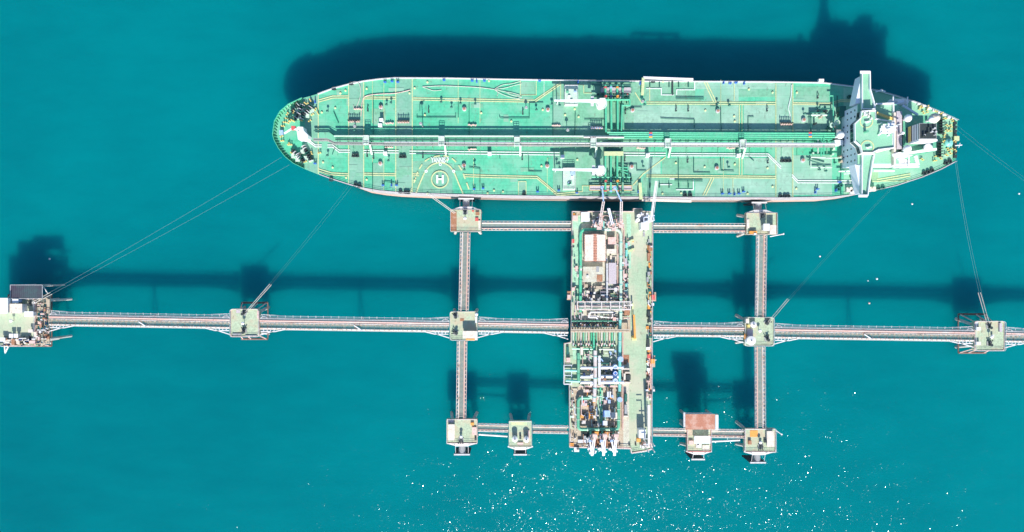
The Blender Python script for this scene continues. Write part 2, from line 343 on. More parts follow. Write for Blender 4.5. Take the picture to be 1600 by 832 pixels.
# painted zones of the deck
ZN = [0]
def zone(name, mk, rects, dz=0.01):
    for r in rects:
        ZN[0] += 1; m = MB()
        if len(r) == 4 and not isinstance(r[0], tuple):
            pts = [(r[0], r[1]), (r[2], r[1]), (r[2], r[3]), (r[0], r[3])]
        else: pts = r
        m.prism([tuple(Q(*p))[:2] for p in pts], D+0.001, D+0.004+0.0022*ZN[0], bottom=False)
        m.build(name, mk, ship)
zone('paint_zone', 'deckg', [[(545.5, 133), (568, 128.5), (568, 294), (545.5, 288)], [(618.5, 123), (644, 123), (644, 302), (618.5, 301)], (1212.5, 130, 1238.5, 309), [(476, 156), (497, 149), (497, 272), (476, 263)]])
zone('paint_zone', 'deckm', [(864, 128, 1000, 307.5), (1006, 128, 1086, 158), (1004, 279, 1083, 308), (1034, 248, 1155, 272), (583, 170, 603, 195), (1243, 136, 1296, 158), (1100, 140, 1212, 152), (645, 252, 688, 302), (813, 128, 838, 149), (810, 284, 822, 305)], 0.014)
zone('paint_zone', 'deckp', [(990, 165, 1154, 205.5), (1086, 129, 1211, 139.5), (1104, 139.7, 1154, 158.8), (1162, 164.5, 1211, 205.5), (1162, 247, 1211, 272), (1086, 279, 1211, 308.5), (1239, 159, 1309, 206), (1239, 243, 1300, 305), (976, 246, 1032, 272), (1214, 131, 1237, 308)], 0.02)
zone('paint_zone', 'deckg', [(689.5, 256, 707, 302), (864.5, 150, 880, 200), (583, 255, 600, 298), (865, 245, 880, 296)], 0.07)
zone('paint_zone', 'housed', [[(1318, 137), (1369, 143), (1430, 162), (1490, 189), (1488, 253), (1440, 276), (1400, 289), (1318, 304)]], 0.024)
_rp = random.Random(21)
zone('repaired_plate', 'deckm', [(x, y, x+_rp.uniform(6, 26), y+_rp.uniform(4, 14)) for x, y in [(_rp.uniform(500, 840), _rp.choice((_rp.uniform(131, 180), _rp.uniform(245, 285)))) for _ in range(14)]], 0.10)
zone('repaired_plate', 'deckp', [(x, y, x+_rp.uniform(6, 26), y+_rp.uniform(3, 10)) for x, y in [(_rp.uniform(505, 1270), _rp.choice((_rp.uniform(133, 185), _rp.uniform(245, 290)))) for _ in range(16)]], 0.18)
# painted lines
Y = ['yellow_deck_marking', 'yel', 0]; W = ['white_deck_marking', 'wline', 0]
def yl(pts, gap=0, w=0.42, mb=None):
    mb = Y if mb is None else mb
    for dy in ((0,) if not gap else (0, gap)):
        mb[2] += 1; m_ = MB(); m_.n = mb[2]; m_.strip([tuple(Q(x, y+dy))[:2] for x, y in pts], w, D+0.19+(0.12 if mb is W else 0)); m_.build(mb[0], mb[1], ship)
yl([(497, 157), (520, 150.5), (544, 150.3)], 3.2)
yl([(568, 152), (618, 152.5)], 3); yl([(645, 153.5), (780, 156), (835.5, 157), (876.5, 129)], 3.2)
yl([(992, 145), (1003, 162)]); yl([(1010, 160), (1212, 160.5)], 3.2); yl([(1100, 128.5), (1115, 160)], 0); yl([(1104, 128.5), (1119, 160)], 0)
yl([(1238, 161), (1295, 162), (1313, 156.5), (1330, 157)], 2.5)
yl([(497, 264), (518, 270.5), (544, 272)], 3.2); yl([(568, 271), (618, 272)], 3); yl([(644, 272), (655, 272)], 3)
yl([(724, 273.2), (780, 275), (839, 276), (871, 303), (905, 300)], 3.2)
yl([(989, 290), (1005, 272), (1040, 246)]); yl([(1010, 274), (1212, 276)], 3.0); yl([(1098, 306), (1112, 277)]); yl([(1102, 306), (1116, 277)])
for x, a, b in ((497.5, 148, 272), (544.8, 133, 288), (568.5, 129, 294), (618.5, 124, 300), (644.3, 124, 301), (1155, 164, 206), (1159, 164, 206), (1212, 131, 308), (1238.5, 131, 308), (1155, 246, 274), (1159, 246, 274)):
    yl([(x, a), (x, b)], 0, 0.34)
yl([(1015, 130), (1015, 158)], 0, 0.3); yl([(876, 128), (876, 156)], 0, 0.25); yl([(1147, 130), (1147, 158)], 0, 0.25); yl([(1145, 280), (1145, 300)], 0, 0.25)
for x in (582, 600, 740, 855, 1130): yl([(x, 247), (x, 300)], 0, 0.16)
for x in (582, 600, 716, 750, 1126): yl([(x, 125), (x, 193)], 0, 0.16)
yl([(813, 126), (813, 149), (838, 149), (838, 126)], 0, 0.25); yl([(810, 305), (810, 284), (822, 284), (822, 305)], 0, 0.25)
yl([(901, 133), (912, 133), (912, 146), (925, 146)], 0, 0.3); yl([(901, 300), (910, 300), (910, 291), (922, 291)], 0, 0.3)
yl([(1370, 281), (1422, 272)], 3.5, 0.45); yl([(1362, 284), (1420, 283)], 0, 0.3)
for k in range(8): yl([(1360+k*1.6, 262+k*0.4), (1360+k*1.6, 285)], 0, 0.12)
Wl = lambda pts, gap=0, w=0.4: yl(pts, gap, w, W)
Wl([(480, 217), (493, 227), (503, 227)], 3); Wl([(512, 227), (520, 227), (530, 235), (547, 235)], 3.4)
Wl([(568, 235.5), (623, 236)], 3.6); Wl([(640, 236.5), (875, 239)], 3.8); Wl([(960, 239.5), (1040, 240)], 3.8); Wl([(1048, 240.5), (1200, 241), (1220, 261)], 3.4)
Wl([(1237, 273), (1246, 282.5), (1336, 283)], 3.6)
Wl([(1009, 139), (1033, 139), (1033, 149), (1053, 149)]); Wl([(1057, 149), (1057, 141), (1085, 141), (1085, 128)])
Wl([(1030, 289), (1050, 289)]); Wl([(1056, 297), (1083, 297), (1083, 280)]); Wl([(1046, 280), (1057, 280)])
Wl([(850, 128), (850, 150)], 0, 0.15)
# helipad
cH = Q(687.5, 281)
MB().ring(cH.x, cH.y, D+0.36, D+0.37, 3.35, 0.5, 40).build('helipad_circle_mark', 'yel', ship)
def arc(pts, n=40):       # Catmull-Rom through pixel points
    out = []
    p = [pts[0]]+list(pts)+[pts[-1]]
    for i in range(1, len(p)-2):
        for k in range(n//(len(pts)-1)):
            t = k/(n//(len(pts)-1)); a, b, c, d = p[i-1], p[i], p[i+1], p[i+2]
            out.append(tuple(0.5*((2*b[j])+(-a[j]+c[j])*t+(2*a[j]-5*b[j]+4*c[j]-d[j])*t*t+(-a[j]+3*b[j]-3*c[j]+d[j])*t**3) for j in (0, 1)))
    out.append(pts[-1]); return out
yl(arc([(650, 303), (657, 285), (665, 268), (675, 258), (688.6, 254.7), (701, 259), (709, 269), (717, 288), (723.5, 303)]), 0, 0.55)
dash = arc([(641, 303), (649, 280), (654, 267), (666, 251), (687.5, 244), (706, 248), (720, 264), (728, 283), (735.5, 304)], 56)
for k in range(0, len(dash)-4, 5): yl(dash[k:k+4], 0, 0.55)
for x, y in ((666, 268), (709, 268)):
    MB().ring(Q(x, y).x, Q(x, y).y, D+0.36, D+0.37, 0.45, 0.35, 14).build('helipad_circle_mark', 'wclean', ship)
def text(body, px, py, size, h, parent, mk, name, z=None, ext=0.02, offs=0.03):
    cu = bpy.data.curves.new(name, 'FONT'); cu.body = body; cu.size = size; cu.align_x = 'CENTER'; cu.align_y = 'CENTER'; cu.extrude = ext; cu.offset = offs
    t = bpy.data.objects.new(name, cu); COL.objects.link(t); bpy.context.view_layer.update()
    me = bpy.data.meshes.new_from_object(t.evaluated_get(bpy.context.evaluated_depsgraph_get())); bpy.data.objects.remove(t)
    me.materials.clear(); me.materials.append(M[mk]); me.name = name
    o = bpy.data.objects.new(name, me); COL.objects.link(o); o.parent = parent; o.location = Q(px, py, h)-wl(parent); return o
text('H', 687.5, 281, 4.6, 0.40, ship, 'wclean', 'helipad_letter', offs=0.14)
tx = text('YANNIS P', 687.5, 250.8, 2.9, 0.42, ship, 'wclean', 'ship_name_lettering', offs=0.06); tx.scale = (0.56, 1, 1)
W2 = MB(); a = Q(688, 257.6)
W2.ring(a.x, a.y, D+0.36, D+0.37, 0.42, 0.3, 14).build('helipad_circle_mark', 'wclean', ship)

# gunwale and rails
def offs_poly(pts, d):
    r = []; n = len(pts)
    for k in range(n):
        a, b, c = pts[k-1], pts[k], pts[(k+1) % n]
        t = (Vector((c[0], c[1]))-Vector((a[0], a[1]))).normalized(); r.append((b[0]+t.y*-d, b[1]+t.x*d))
    return r
def wallstrip(m, outer, inner, z0, z1, closed=False):
    n = len(outer); i = len(m.v)
    for o_, q in zip(outer, inner): m.v += [(o_[0], o_[1], z0), (o_[0], o_[1], z1), (q[0], q[1], z1), (q[0], q[1], z0)]
    for k in range(n if closed else n-1):
        a = i+4*k; b = i+4*((k+1) % n)
        for j in range(4):
            jj = (j+1) % 4; m.f.append((a+j, a+jj, b+jj, b+j))
    if not closed:
        e = i+4*(n-1); m.f += [(i+3, i+2, i+1, i), (e, e+1, e+2, e+3)]
    return m
dout = [(p.x, p.y) for p in deck_out]; din = offs_poly(dout, -0.35)
if hypot(din[12][0]-dout[12][0], 0) >= 0 and din[12][1] > dout[12][1]: din = offs_poly(dout, 0.35)
nT = len(top_px)
wallstrip(MB(), dout[5:nT], din[5:nT], D+0.002, D+0.3).build('gunwale', 'white', ship)
wallstrip(MB(), dout[nT:nT+20], din[nT:nT+20], D+0.002, D+0.3).build('gunwale', 'hull', ship)
bo = dout[nT+20:]+dout[:5]; bi = [(p[0]*0.985+q[0]*0.015, p[1]) for p, q in zip(bo, bo)]
bi = [(p[0]+(Q(470, 212).x-p[0])*0.018, p[1]+(Q(470, 212).y-p[1])*0.018) for p in bo]
wallstrip(MB(), bo, bi, D+0.002, D+1.3).build('bulwark', 'green', ship)
st = MB()
def along(pts, step, start=0):
    out = []; acc = -start
    for k in range(len(pts)-1):
        a = Vector(pts[k][:2]); b = Vector(pts[k+1][:2]); L_ = (b-a).length; d = (b-a)/L_
        t = -acc if acc < 0 else (0 if acc == 0 else step-acc)
        while t < L_:
            out.append((a+d*t, d)); t += step
        acc = L_-(t-step)
    return out
for p, d in along(bi, 1.3):
    n_ = Vector((Q(470, 212).x, Q(470, 212).y))-p; n_.normalize()
    st.bar((p.x, p.y, D+0.9), (p.x+n_.x*1.1, p.y+n_.y*1.1, D+0.1), 0.12, 0.5)
st.build('bulwark_stays', 'mgreen', ship)
def railing(m, pts, z, h=1.1, step=2.5, w=0.07, rails=2):
    for k in range(len(pts)-1):
        for j in range(rails):
            zz = z+h*(j+1)/rails
            m.bar((pts[k][0], pts[k][1], zz), (pts[k+1][0], pts[k+1][1], zz), w)
    for p, d in along(pts, step): m.bar((p.x, p.y, z), (p.x, p.y, z+h), w)
    return m
ring_in = offs_poly(dout, 0.0)
inn = [((a[0]*0.5+b[0]*0.5), (a[1]*0.5+b[1]*0.5)) for a, b in zip(dout, din)]
railing(MB(), inn[5:nT], D+0.3, 1.0, 2.4).build('deck_railing', 'lgrey', ship)
railing(MB(), inn[nT:nT+20], D+0.3, 1.0, 2.4).build('deck_railing', 'lgrey', ship)

# cargo pipes and catwalk along the middle
def qpts(l, h): return [tuple(Q(x, y, h)) for x, y in l]
def pipe(parent, l, h, r, mk, name='pipe', n=8): return MB().tube(qpts(l, h), r, n).build(name, mk, parent, smooth=True)
for y in (212.6,): pipe(ship, [(522, y), (966, y+0.5)], 3.0, 0.3, 'pgreen', 'cargo_pipe')
for y, mk in ((215.2, 'mgreen'), (217.4, 'dgreen'), (219.2, 'mgreen')): pipe(ship, [(524, y), (950, y+0.4)], 2.6, 0.22, mk, 'cargo_pipe')
pipe(ship, [(490, 204), (512, 204), (524, 213), (540, 214)], 1.2, 0.25, 'dgreen', 'cargo_pipe')
pipe(ship, [(912, 214.6), (975, 215)], 3.4, 0.35, 'pipew', 'cargo_pipe')
for y in (207.4, 210.4, 213.4): pipe(ship, [(948+(y-207), y), (1306, y+1.2)], 2.9, 0.33, 'green', 'cargo_pipe')
pipe(ship, [(958, 216.4), (1300, 217.8)], 2.6, 0.28, 'green', 'cargo_pipe')
pipe(ship, [(960, 219.3), (1292, 220.3)], 1.8, 0.2, 'mgreen', 'cargo_pipe')
for x, mk in ((1016, 'red'), (1265, 'red')):
    for k, mk2 in enumerate(('red', 'blue', 'orange')):
        a = Q(x-2, 207.4+3*k+0.6, 2.9); b = Q(x+3, 207.4+3*k+0.6, 2.9); MB().tube([a, b], 0.42, 8).build('pipe_marker_band', mk2, ship)
sup = MB()
for x in range(530, 1300, 13):
    a = Q(x, 206 if x > 950 else 212, 2.2); b = Q(x, 221, 2.2); sup.bar(a, b, 0.25); sup.bar((a.x, a.y, D), a, 0.2); sup.bar((b.x, b.y, D), b, 0.2)
sup.build('pipe_supports', 'mgreen', ship)
cat = MB()
zc = 3.1
def walk(x0, y0, x1, y1, wpx, h=zc, th=0.12):
    a = Q(x0, y0, h); b = Q(x1, y1, h); cat.bar(a, b, wpx, th)
walk(490, 219, 512, 219, 1.1); walk(512, 219, 523, 224.5, 1.1); walk(523, 224.5, 600, 225.5, 1.2); walk(600, 225.5, 1305, 228, 1.5)
cat.build('catwalk', 'grate', ship)
pipe(ship, [(600, 222.5), (930, 224)], 3.0, 0.3, 'wclean', 'catwalk_pipe'); pipe(ship, [(930, 224.3), (1305, 225.3)], 3.2, 0.5, 'wclean', 'catwalk_pipe')
rl = MB()
for dy in (-2.2, 2.2): railing(rl, [tuple(Q(600, 225.5+dy, zc))[:2], tuple(Q(1305, 228+dy, zc))[:2]], D+zc, 1.1, 3.2, 0.1)
for dy in (-1.7, 1.7): railing(rl, [tuple(Q(x, y+dy, zc))[:2] for x, y in ((490, 219), (512, 219), (523, 224.5), (600, 225.5))], D+zc, 1.1, 3.2, 0.1)
rl.build('catwalk_railing', 'grey', ship)
cs = MB()
for x in range(525, 1300, 25):
    a = Q(x, 226.5, 3.0); 
    for dy in (-0.8, 0.8): cs.bar((a.x, a.y+dy, D), (a.x, a.y+dy, D+3.0), 0.2)
    cs.bar((a.x, a.y-4, D+0.3), (a.x, a.y+1, D+0.3), 0.15)
cs.build('catwalk_supports', 'mgreen', ship)
# stair towers over the catwalk
for x, y in ((572.5, 219.5), (690, 221), (808, 222), (927, 224), (1043, 224.5), (1160, 226)):
    a = Q(x, y, 4.2); t = MB(); t.box(a.x-1.1, a.y-1.7, D+4.0, a.x+1.1, a.y+1.7, D+4.15)
    o = t.build('catwalk_platform', 'pgreen', ship)
    r_ = MB(); q = [(a.x-1.1, a.y-1.7), (a.x+1.1, a.y-1.7), (a.x+1.1, a.y+1.7), (a.x-1.1, a.y+1.7), (a.x-1.1, a.y-1.7)]
    railing(r_, q, D+4.15, 1.1, 1.1, 0.12); r_.build('platform_railing', 'white', o)
    s_ = MB()
    for dx in (-0.9, 0.9):
        for dy in (-1.5, 1.5): s_.bar((a.x+dx, a.y+dy, D), (a.x+dx, a.y+dy, D+4), 0.18)
    s_.bar((a.x+1.3, a.y-1.5, D+4), (a.x+1.3, a.y-5.0, D+0.1), 0.7, 0.12); s_.build('platform_stair', 'pgreen', o)
# small white deck houses by the catwalk
for x, y in ((602, 240), (765, 240.5), (1012, 243), (1154, 243.5), (594, 196), (596, 188), (879, 245)):
    a = Q(x, y, 1.6); t = MB(); t.box(a.x-0.75, a.y-0.6, D, a.x+0.75, a.y+0.6, D+2.2); t.build('vent_cabinet', 'wclean', ship)
# tank hatches
hx = [(595.4, 168), (594.6, 256), (725.6, 171), (725, 259), (856, 172), (855, 260), (988, 173), (1121, 174), (986.5, 261), (1119.5, 263), (1255, 188), (1253.7, 251)]
h0 = None
for x, y in hx:
    a = Q(x, y)
    if h0 is None:
        h0 = MB().lathe(a.x, a.y, [(0.85, D), (0.85, D+0.9), (0.75, D+1.0)], 16).build('tank_hatch', 'roofp', ship, origin=a, smooth=True)
        MB().lathe(a.x, a.y, [(0.5, D+1.0), (0.5, D+1.15), (0.35, D+1.2)], 12).build('hatch_cover', 'rust', h0, origin=a)
    else: place(h0, ship, a)
# mushroom vents (dark post with a cap that throws the little arrow shadows)
v0 = None
vent_px = [(605, 165), (612, 162), (608, 252), (720, 163), (743, 164), (726, 266), (742, 259), (870, 257), (874, 166), (874, 263), (1006, 165), (1138, 166), (1120, 163), (1004, 261), (1137, 262), (1255, 179), (1277, 170), (1288, 268), (1278, 266), (1120, 171), (838, 173), (706, 169), (970, 170), (555, 205), (513, 175), (513, 244), (862, 164), (690, 161)]
for x, y in vent_px:
    a = Q(x, y)
    if v0 is None: v0 = MB().lathe(a.x, a.y, [(0.14, D), (0.14, D+1.5), (0.5, D+1.5), (0.5, D+1.75), (0.2, D+2.0)], 10).build('mushroom_vent', 'dgreen', ship, origin=a)
    else: place(v0, ship, a)
# small yellow fittings (sounding pipes, tank cleaning ports)
f0 = None
fit = [(503, 176), (505, 254), (540, 142), (541, 278), (573, 139), (573, 281), (640, 146), (648, 138), (648, 282), (668, 129), (752, 177), (664, 180), (848, 172), (846, 260), (898, 171), (883, 180), (904, 183), (902, 250), (1102, 173), (1101, 261), (1056, 255), (1148, 257), (1170, 140), (1207, 145), (1245, 145), (1244, 295), (1168, 303), (1207, 292), (772, 298), (762, 302), (786, 300), (1035, 303), (520, 262), (524, 169), (532, 146), (799, 190), (699, 250), (1064, 302), (668, 303), (1036, 128), (764, 127), (1199, 263), (1147, 182), (1148, 190)]
for x, y in fit:
    a = Q(x, y)
    if f0 is None: f0 = MB().lathe(a.x, a.y, [(0.45, D), (0.45, D+0.35), (0.3, D+0.5)], 10).build('deck_port', 'yel', ship, origin=a)
    else: place(f0, ship, a)
# blue-dark mooring chocks along the sides
c0 = None
ch = [(602, 129), (613, 128), (622, 129), (738, 127), (745, 128), (757, 127), (843, 127), (1130, 130), (1140, 131), (1149, 130), (1162, 131), (599, 290), (612, 290), (620, 290), (741, 296), (755, 295), (840, 300), (873, 298), (901, 302), (1128, 303), (1139, 303), (1147, 304), (1161, 300), (1154, 303), (493, 160), (493, 256), (694, 126), (903, 129), (1000, 131), (997, 300), (1276, 296), (1273, 301), (1305, 298), (1310, 285)]
for x, y in ch:
    a = Q(x, y)
    if c0 is None:
        c0 = MB().box(a.x-0.5, a.y-0.3, D, a.x+0.5, a.y+0.3, D+0.5).cyl(a.x-0.35, a.y, D+0.5, D+1.5, 0.22, 8).cyl(a.x+0.35, a.y, D+0.5, D+1.5, 0.22, 8).build('bollard', 'blue', ship, origin=a)
    else: place(c0, ship, a, random.choice((0, 0, pi/2)))
# black double roller chocks close to the lower rail
r0 = None
for x, y in ((556, 289), (562, 291), (518, 281), (626, 300), (634, 300.5), (638, 301), (819, 304), (1219, 307), (1226, 307), (1231, 307), (558, 243.5), (553, 243.5), (627, 245), (632, 245), (1222, 251.5), (1228, 251.5), (1233, 251.5), (1443, 271), (1449, 269), (1455, 266.5), (1477, 255), (1483, 252.5), (1070, 305), (1078, 305), (1020, 127.5), (549, 131), (522, 139)):
    a = Q(x, y)
    if r0 is None: r0 = MB().ring(a.x, a.y, D, D+0.8, 0.6, 0.3, 14).box(a.x-0.9, a.y-0.6, D, a.x+0.9, a.y-0.35, D+0.5).build('mooring_chock', 'dark', ship, origin=a)
    else: place(r0, ship, a)
# valve banks with long toothed shadows
for x, y in ((554, 190), (631, 191), (932, 200), (1227, 194)):
    a = Q(x, y, 0); b = MB(); b.box(a.x-2.4, a.y-0.6, D+0.8, a.x+2.4, a.y+0.3, D+1.1); o = b.build('valve_bank', 'lblue' if x == 932 else 'tan', ship)
    p = MB()
    for k in range(7):
        xx = a.x-2.1+k*0.7; p.cyl(xx, a.y+0.1, D, D+2.1+0.5*(k % 3 == 0), 0.16, 8); p.ring(xx, a.y+0.1, D+2.0, D+2.12, 0.25, 0.1, 10)
    p.build('valve_stems', 'dark', o)
    p = MB()
    for k in range(5): p.cyl(a.x-2+k, a.y-0.5, D+1.1, D+1.4, 0.3, 8)
    p.build('valve_bodies', 'pink', o)
# tan/red valve clusters beside the catwalk
for x, y in ((609, 193), (608, 231), (738, 196), (738, 234), (869, 197), (1001, 232), (1141, 232), (560, 171)):
    a = Q(x, y); b = MB()
    for k in range(4):
        b.cyl(a.x-1.2+k*0.8, a.y+random.uniform(-.3, .3), D, D+1, 0.28, 8)
    b.tube([(a.x-1.8, a.y, D+0.6), (a.x+1.8, a.y, D+0.6)], 0.2, 8)
    b.build('drain_valve_cluster', 'pink', ship)
# slim black branch lines over the deck
bl = [[(651.6, 180), (651.6, 184), (712, 184), (712, 178)], [(656, 174), (656, 162), (663, 158)], [(783, 185), (827, 185), (827, 161), (849, 161)], [(780, 181), (782, 185)], [(1045, 186), (1085, 187), (1085, 200)], [(1126, 168), (1127, 206)], [(1169, 206), (1169, 183), (1178, 183)], [(1084, 246), (1084, 270), (1110, 271)], [(1126, 246), (1127, 267), (1147, 268)], [(826, 243), (826, 268), (847, 269)], [(650, 241), (700, 242)], [(781, 243), (781, 248)], [(733, 262), (750, 264), (750, 298)], [(733, 162), (733, 212)], [(583, 150), (583, 210)], [(660, 241), (660, 247)], [(521, 174), (529, 193)], [(519, 242), (523, 232)], [(600, 284), (616, 286)], [(1056, 152.5), (1100, 153)], [(1056, 155), (1100, 155.5)], [(1054, 280.5), (1098, 281)], [(1054, 283), (1098, 283.5)], [(1032, 185), (1045, 186)], [(913, 187), (945, 187)], [(1170, 245), (1178, 252)], [(864, 140), (864, 212)], [(899, 175), (898, 212)], [(582, 255), (582, 298)], [(716, 160), (716, 184)], [(1314, 250), (1314, 305)], [(1060, 284), (1060, 247)], [(975, 174), (990, 168), (1003, 168)], [(976, 257), (995, 257), (995, 267), (1010, 267)], [(1110, 166), (1122, 166)]]
for l in bl: pipe(ship, l, 0.45, 0.13, 'dgreen', 'branch_pipe', 6)
for x, y in ((1075, 170), (1056, 170), (817, 175), (670, 172), (1198, 170), (595, 167), (1277, 150), (977, 174), (575, 170), (584, 244), (816, 246), (1074, 250), (1199, 251), (976, 248), (661, 243), (574, 241)):
    a = Q(x, y); MB().tube([(a.x-0.2, a.y-1.2, D+0.2), (a.x, a.y, D+1.4), (a.x+0.2, a.y+1.2, D+0.2)], 0.12, 6).cyl(a.x, a.y-1, D, D+0.8, 0.3, 8).build('sampling_stand', 'dark', ship)
# fire monitor / light posts
for x, y, hh in ((661, 199, 7), (886, 206, 3.5), (1003, 160, 1.5), (556, 199, 2), (822, 170, 2)):
    a = Q(x, y); MB().cyl(a.x, a.y, D, D+hh, 0.14, 8).cyl(a.x, a.y, D+hh, D+hh+0.5, 0.7, 10, 0.5).build('monitor_post', 'grey', ship)
# pump-room and piping details forward of the house
for l, h, r, mk in ([[(1268, 176), (1268, 183), (1262, 183)], 1.2, .25, 'dgreen'], [[(1267, 208), (1267, 176), (1284, 176), (1284, 170), (1300, 170)], 1.5, .25, 'dgreen'], [[(1267, 180), (1292, 180)], 1.5, .45, 'pgreen'], [[(1296, 150), (1302, 150), (1302, 205)], 2.0, .25, 'green'],
                    [[(1278, 217), (1278, 240)], 2.5, .3, 'pgreen'], [[(1283, 216), (1283, 245)], 2.8, .3, 'green'], [[(1287, 214), (1287, 243)], 3.2, .3, 'green'], [[(1292, 217), (1292, 240)], 2.0, .25, 'mgreen'], [[(1267, 246), (1300, 247)], 1.5, .3, 'pgreen'], [[(1262, 250), (1290, 258)], 1.2, .25, 'dgreen'], [[(1267, 248), (1267, 262), (1300, 262)], 1, .25, 'pgreen'], [[(1291, 247), (1315, 247)], 2, .2, 'pgreen'], [[(1310, 268), (1345, 268)], 1.5, .3, 'white'], [[(1318, 272), (1344, 271)], 1.5, .2, 'pgreen'], [[(1308, 150), (1308, 168)], 1, .2, 'dgreen']):
    pipe(ship, l, h, r, mk, 'service_pipe')
for k in range(26):
    x = random.uniform(1268, 1312); y = random.choice((random.uniform(222, 262), random.uniform(170, 204)))
    a = Q(x, y); r_ = random.uniform(0.25, 0.6)
    MB().cyl(a.x, a.y, D, D+random.uniform(.8, 2.2), r_, 8).build('deck_machine', random.choice(('dgreen', 'dark', 'pgreen', 'tan', 'pgreen')), ship)
a = Q(1315, 211, 7); d_ = MB().cyl(a.x-0.3, a.y, D, D+5.4, 0.5, 10).build('antenna_pedestal', 'white', ship); MB().dome(a.x-0.3, a.y, D+6.6, 1.5, 18, 8, True).build('radome', 'wclean', d_, smooth=True)
MB().pbox(1304, 219, 1317, 227, D, D+3).build('deck_house', 'wclean', ship)
MB().pbox(1307, 203, 1314, 219, D, D+2.4).build('deck_house', 'grey', ship)
for x, y in ((1300, 196), (1308, 192)):
    a = Q(x, y, 3); MB().cyl(a.x, a.y, D, D+3, 0.3, 8).ring(a.x, a.y, D+3, D+3.4, 0.8, 0.5, 14).build('ventilator', 'pgreen', ship)

# cranes
for (x, y, bx0, by0, tipx) in ((940, 161.5, 940, 158, 866), (938, 266.5, 942, 266, 863)):
    a = Q(x, y, 6); pd = MB().lathe(a.x, a.y, [(1.3, D), (1.0, D+1), (1.0, D+5), (1.7, D+5.3), (1.7, D+6.2)], 20).build('crane_pedestal', 'white', ship, smooth=True)
    b0 = Q(bx0, by0, 7); b1 = Q(tipx, by0-1, 7)
    bm = MB(); n_ = 8
    bm.v += [(b0.x, b0.y-0.6, D+6.2), (b0.x, b0.y+0.6, D+6.2), (b0.x, b0.y+0.6, D+7.2), (b0.x, b0.y-0.6, D+7.2), (b1.x, b1.y-0.3, D+6.3), (b1.x, b1.y+0.3, D+6.3), (b1.x, b1.y+0.3, D+6.8), (b1.x, b1.y-0.3, D+6.8)]
    bm.f += [(0, 3, 2, 1), (4, 5, 6, 7), (0, 1, 5, 4), (1, 2, 6, 5), (2, 3, 7, 6), (3, 0, 4, 7)]
    bm.build('crane_boom', 'wclean', pd)
    MB().box(a.x-1.0, a.y-1.3, D+6.2, a.x+1.2, a.y+1.5, D+8.0).build('crane_cab', 'wclean', pd)
    MB().ring(a.x, a.y, D+5.3, D+5.5, 2.1, 0.25, 24).build('crane_walkway_rail', 'white', pd)
    c_ = MB().box(b0.x-4.2, b0.y-1.9, D+6.3, b0.x-3.0, b0.y+1.9, D+6.6); c_.build('winch_frame', 'lgrey', pd)
    MB().cyl(b1.x+1.5, b1.y, D, D+6.2, 0.18, 8).build('boom_rest', 'white', pd)
# hose platforms
for r in ((882, 134, 903, 165), (879.5, 263, 899, 297)):
    o = MB().pbox(*r, D, D+1.7).build('hose_platform', 'pgreen', ship)
    m_ = MB(); a = P(r[0], r[1], D+1.7); b = P(r[2], r[3], D+1.7)
    railing(m_, [(a.x+.1, a.y-.1), (b.x-.1, a.y-.1), (b.x-.1, b.y+.1), (a.x+.1, b.y+.1), (a.x+.1, a.y-.1)], D+1.7, 1, 2, 0.12).build('platform_rail', 'white', o)
    for k in range(4):
        u = random.uniform(.2, .8); v_ = random.uniform(.2, .8); cx, cy_ = a.x+(b.x-a.x)*u, a.y+(b.y-a.y)*v_
        MB().box(cx-.5, cy_-.4, D+1.7, cx+.5, cy_+.4, D+2.3).build('platform_box', random.choice(('lblue', 'white', 'mgreen')), o)
MB().cyl(Q(894, 272).x, Q(894, 272).y, D+1.7, D+2.5, 0.9, 16).build('blue_drum', 'lblue', ship)
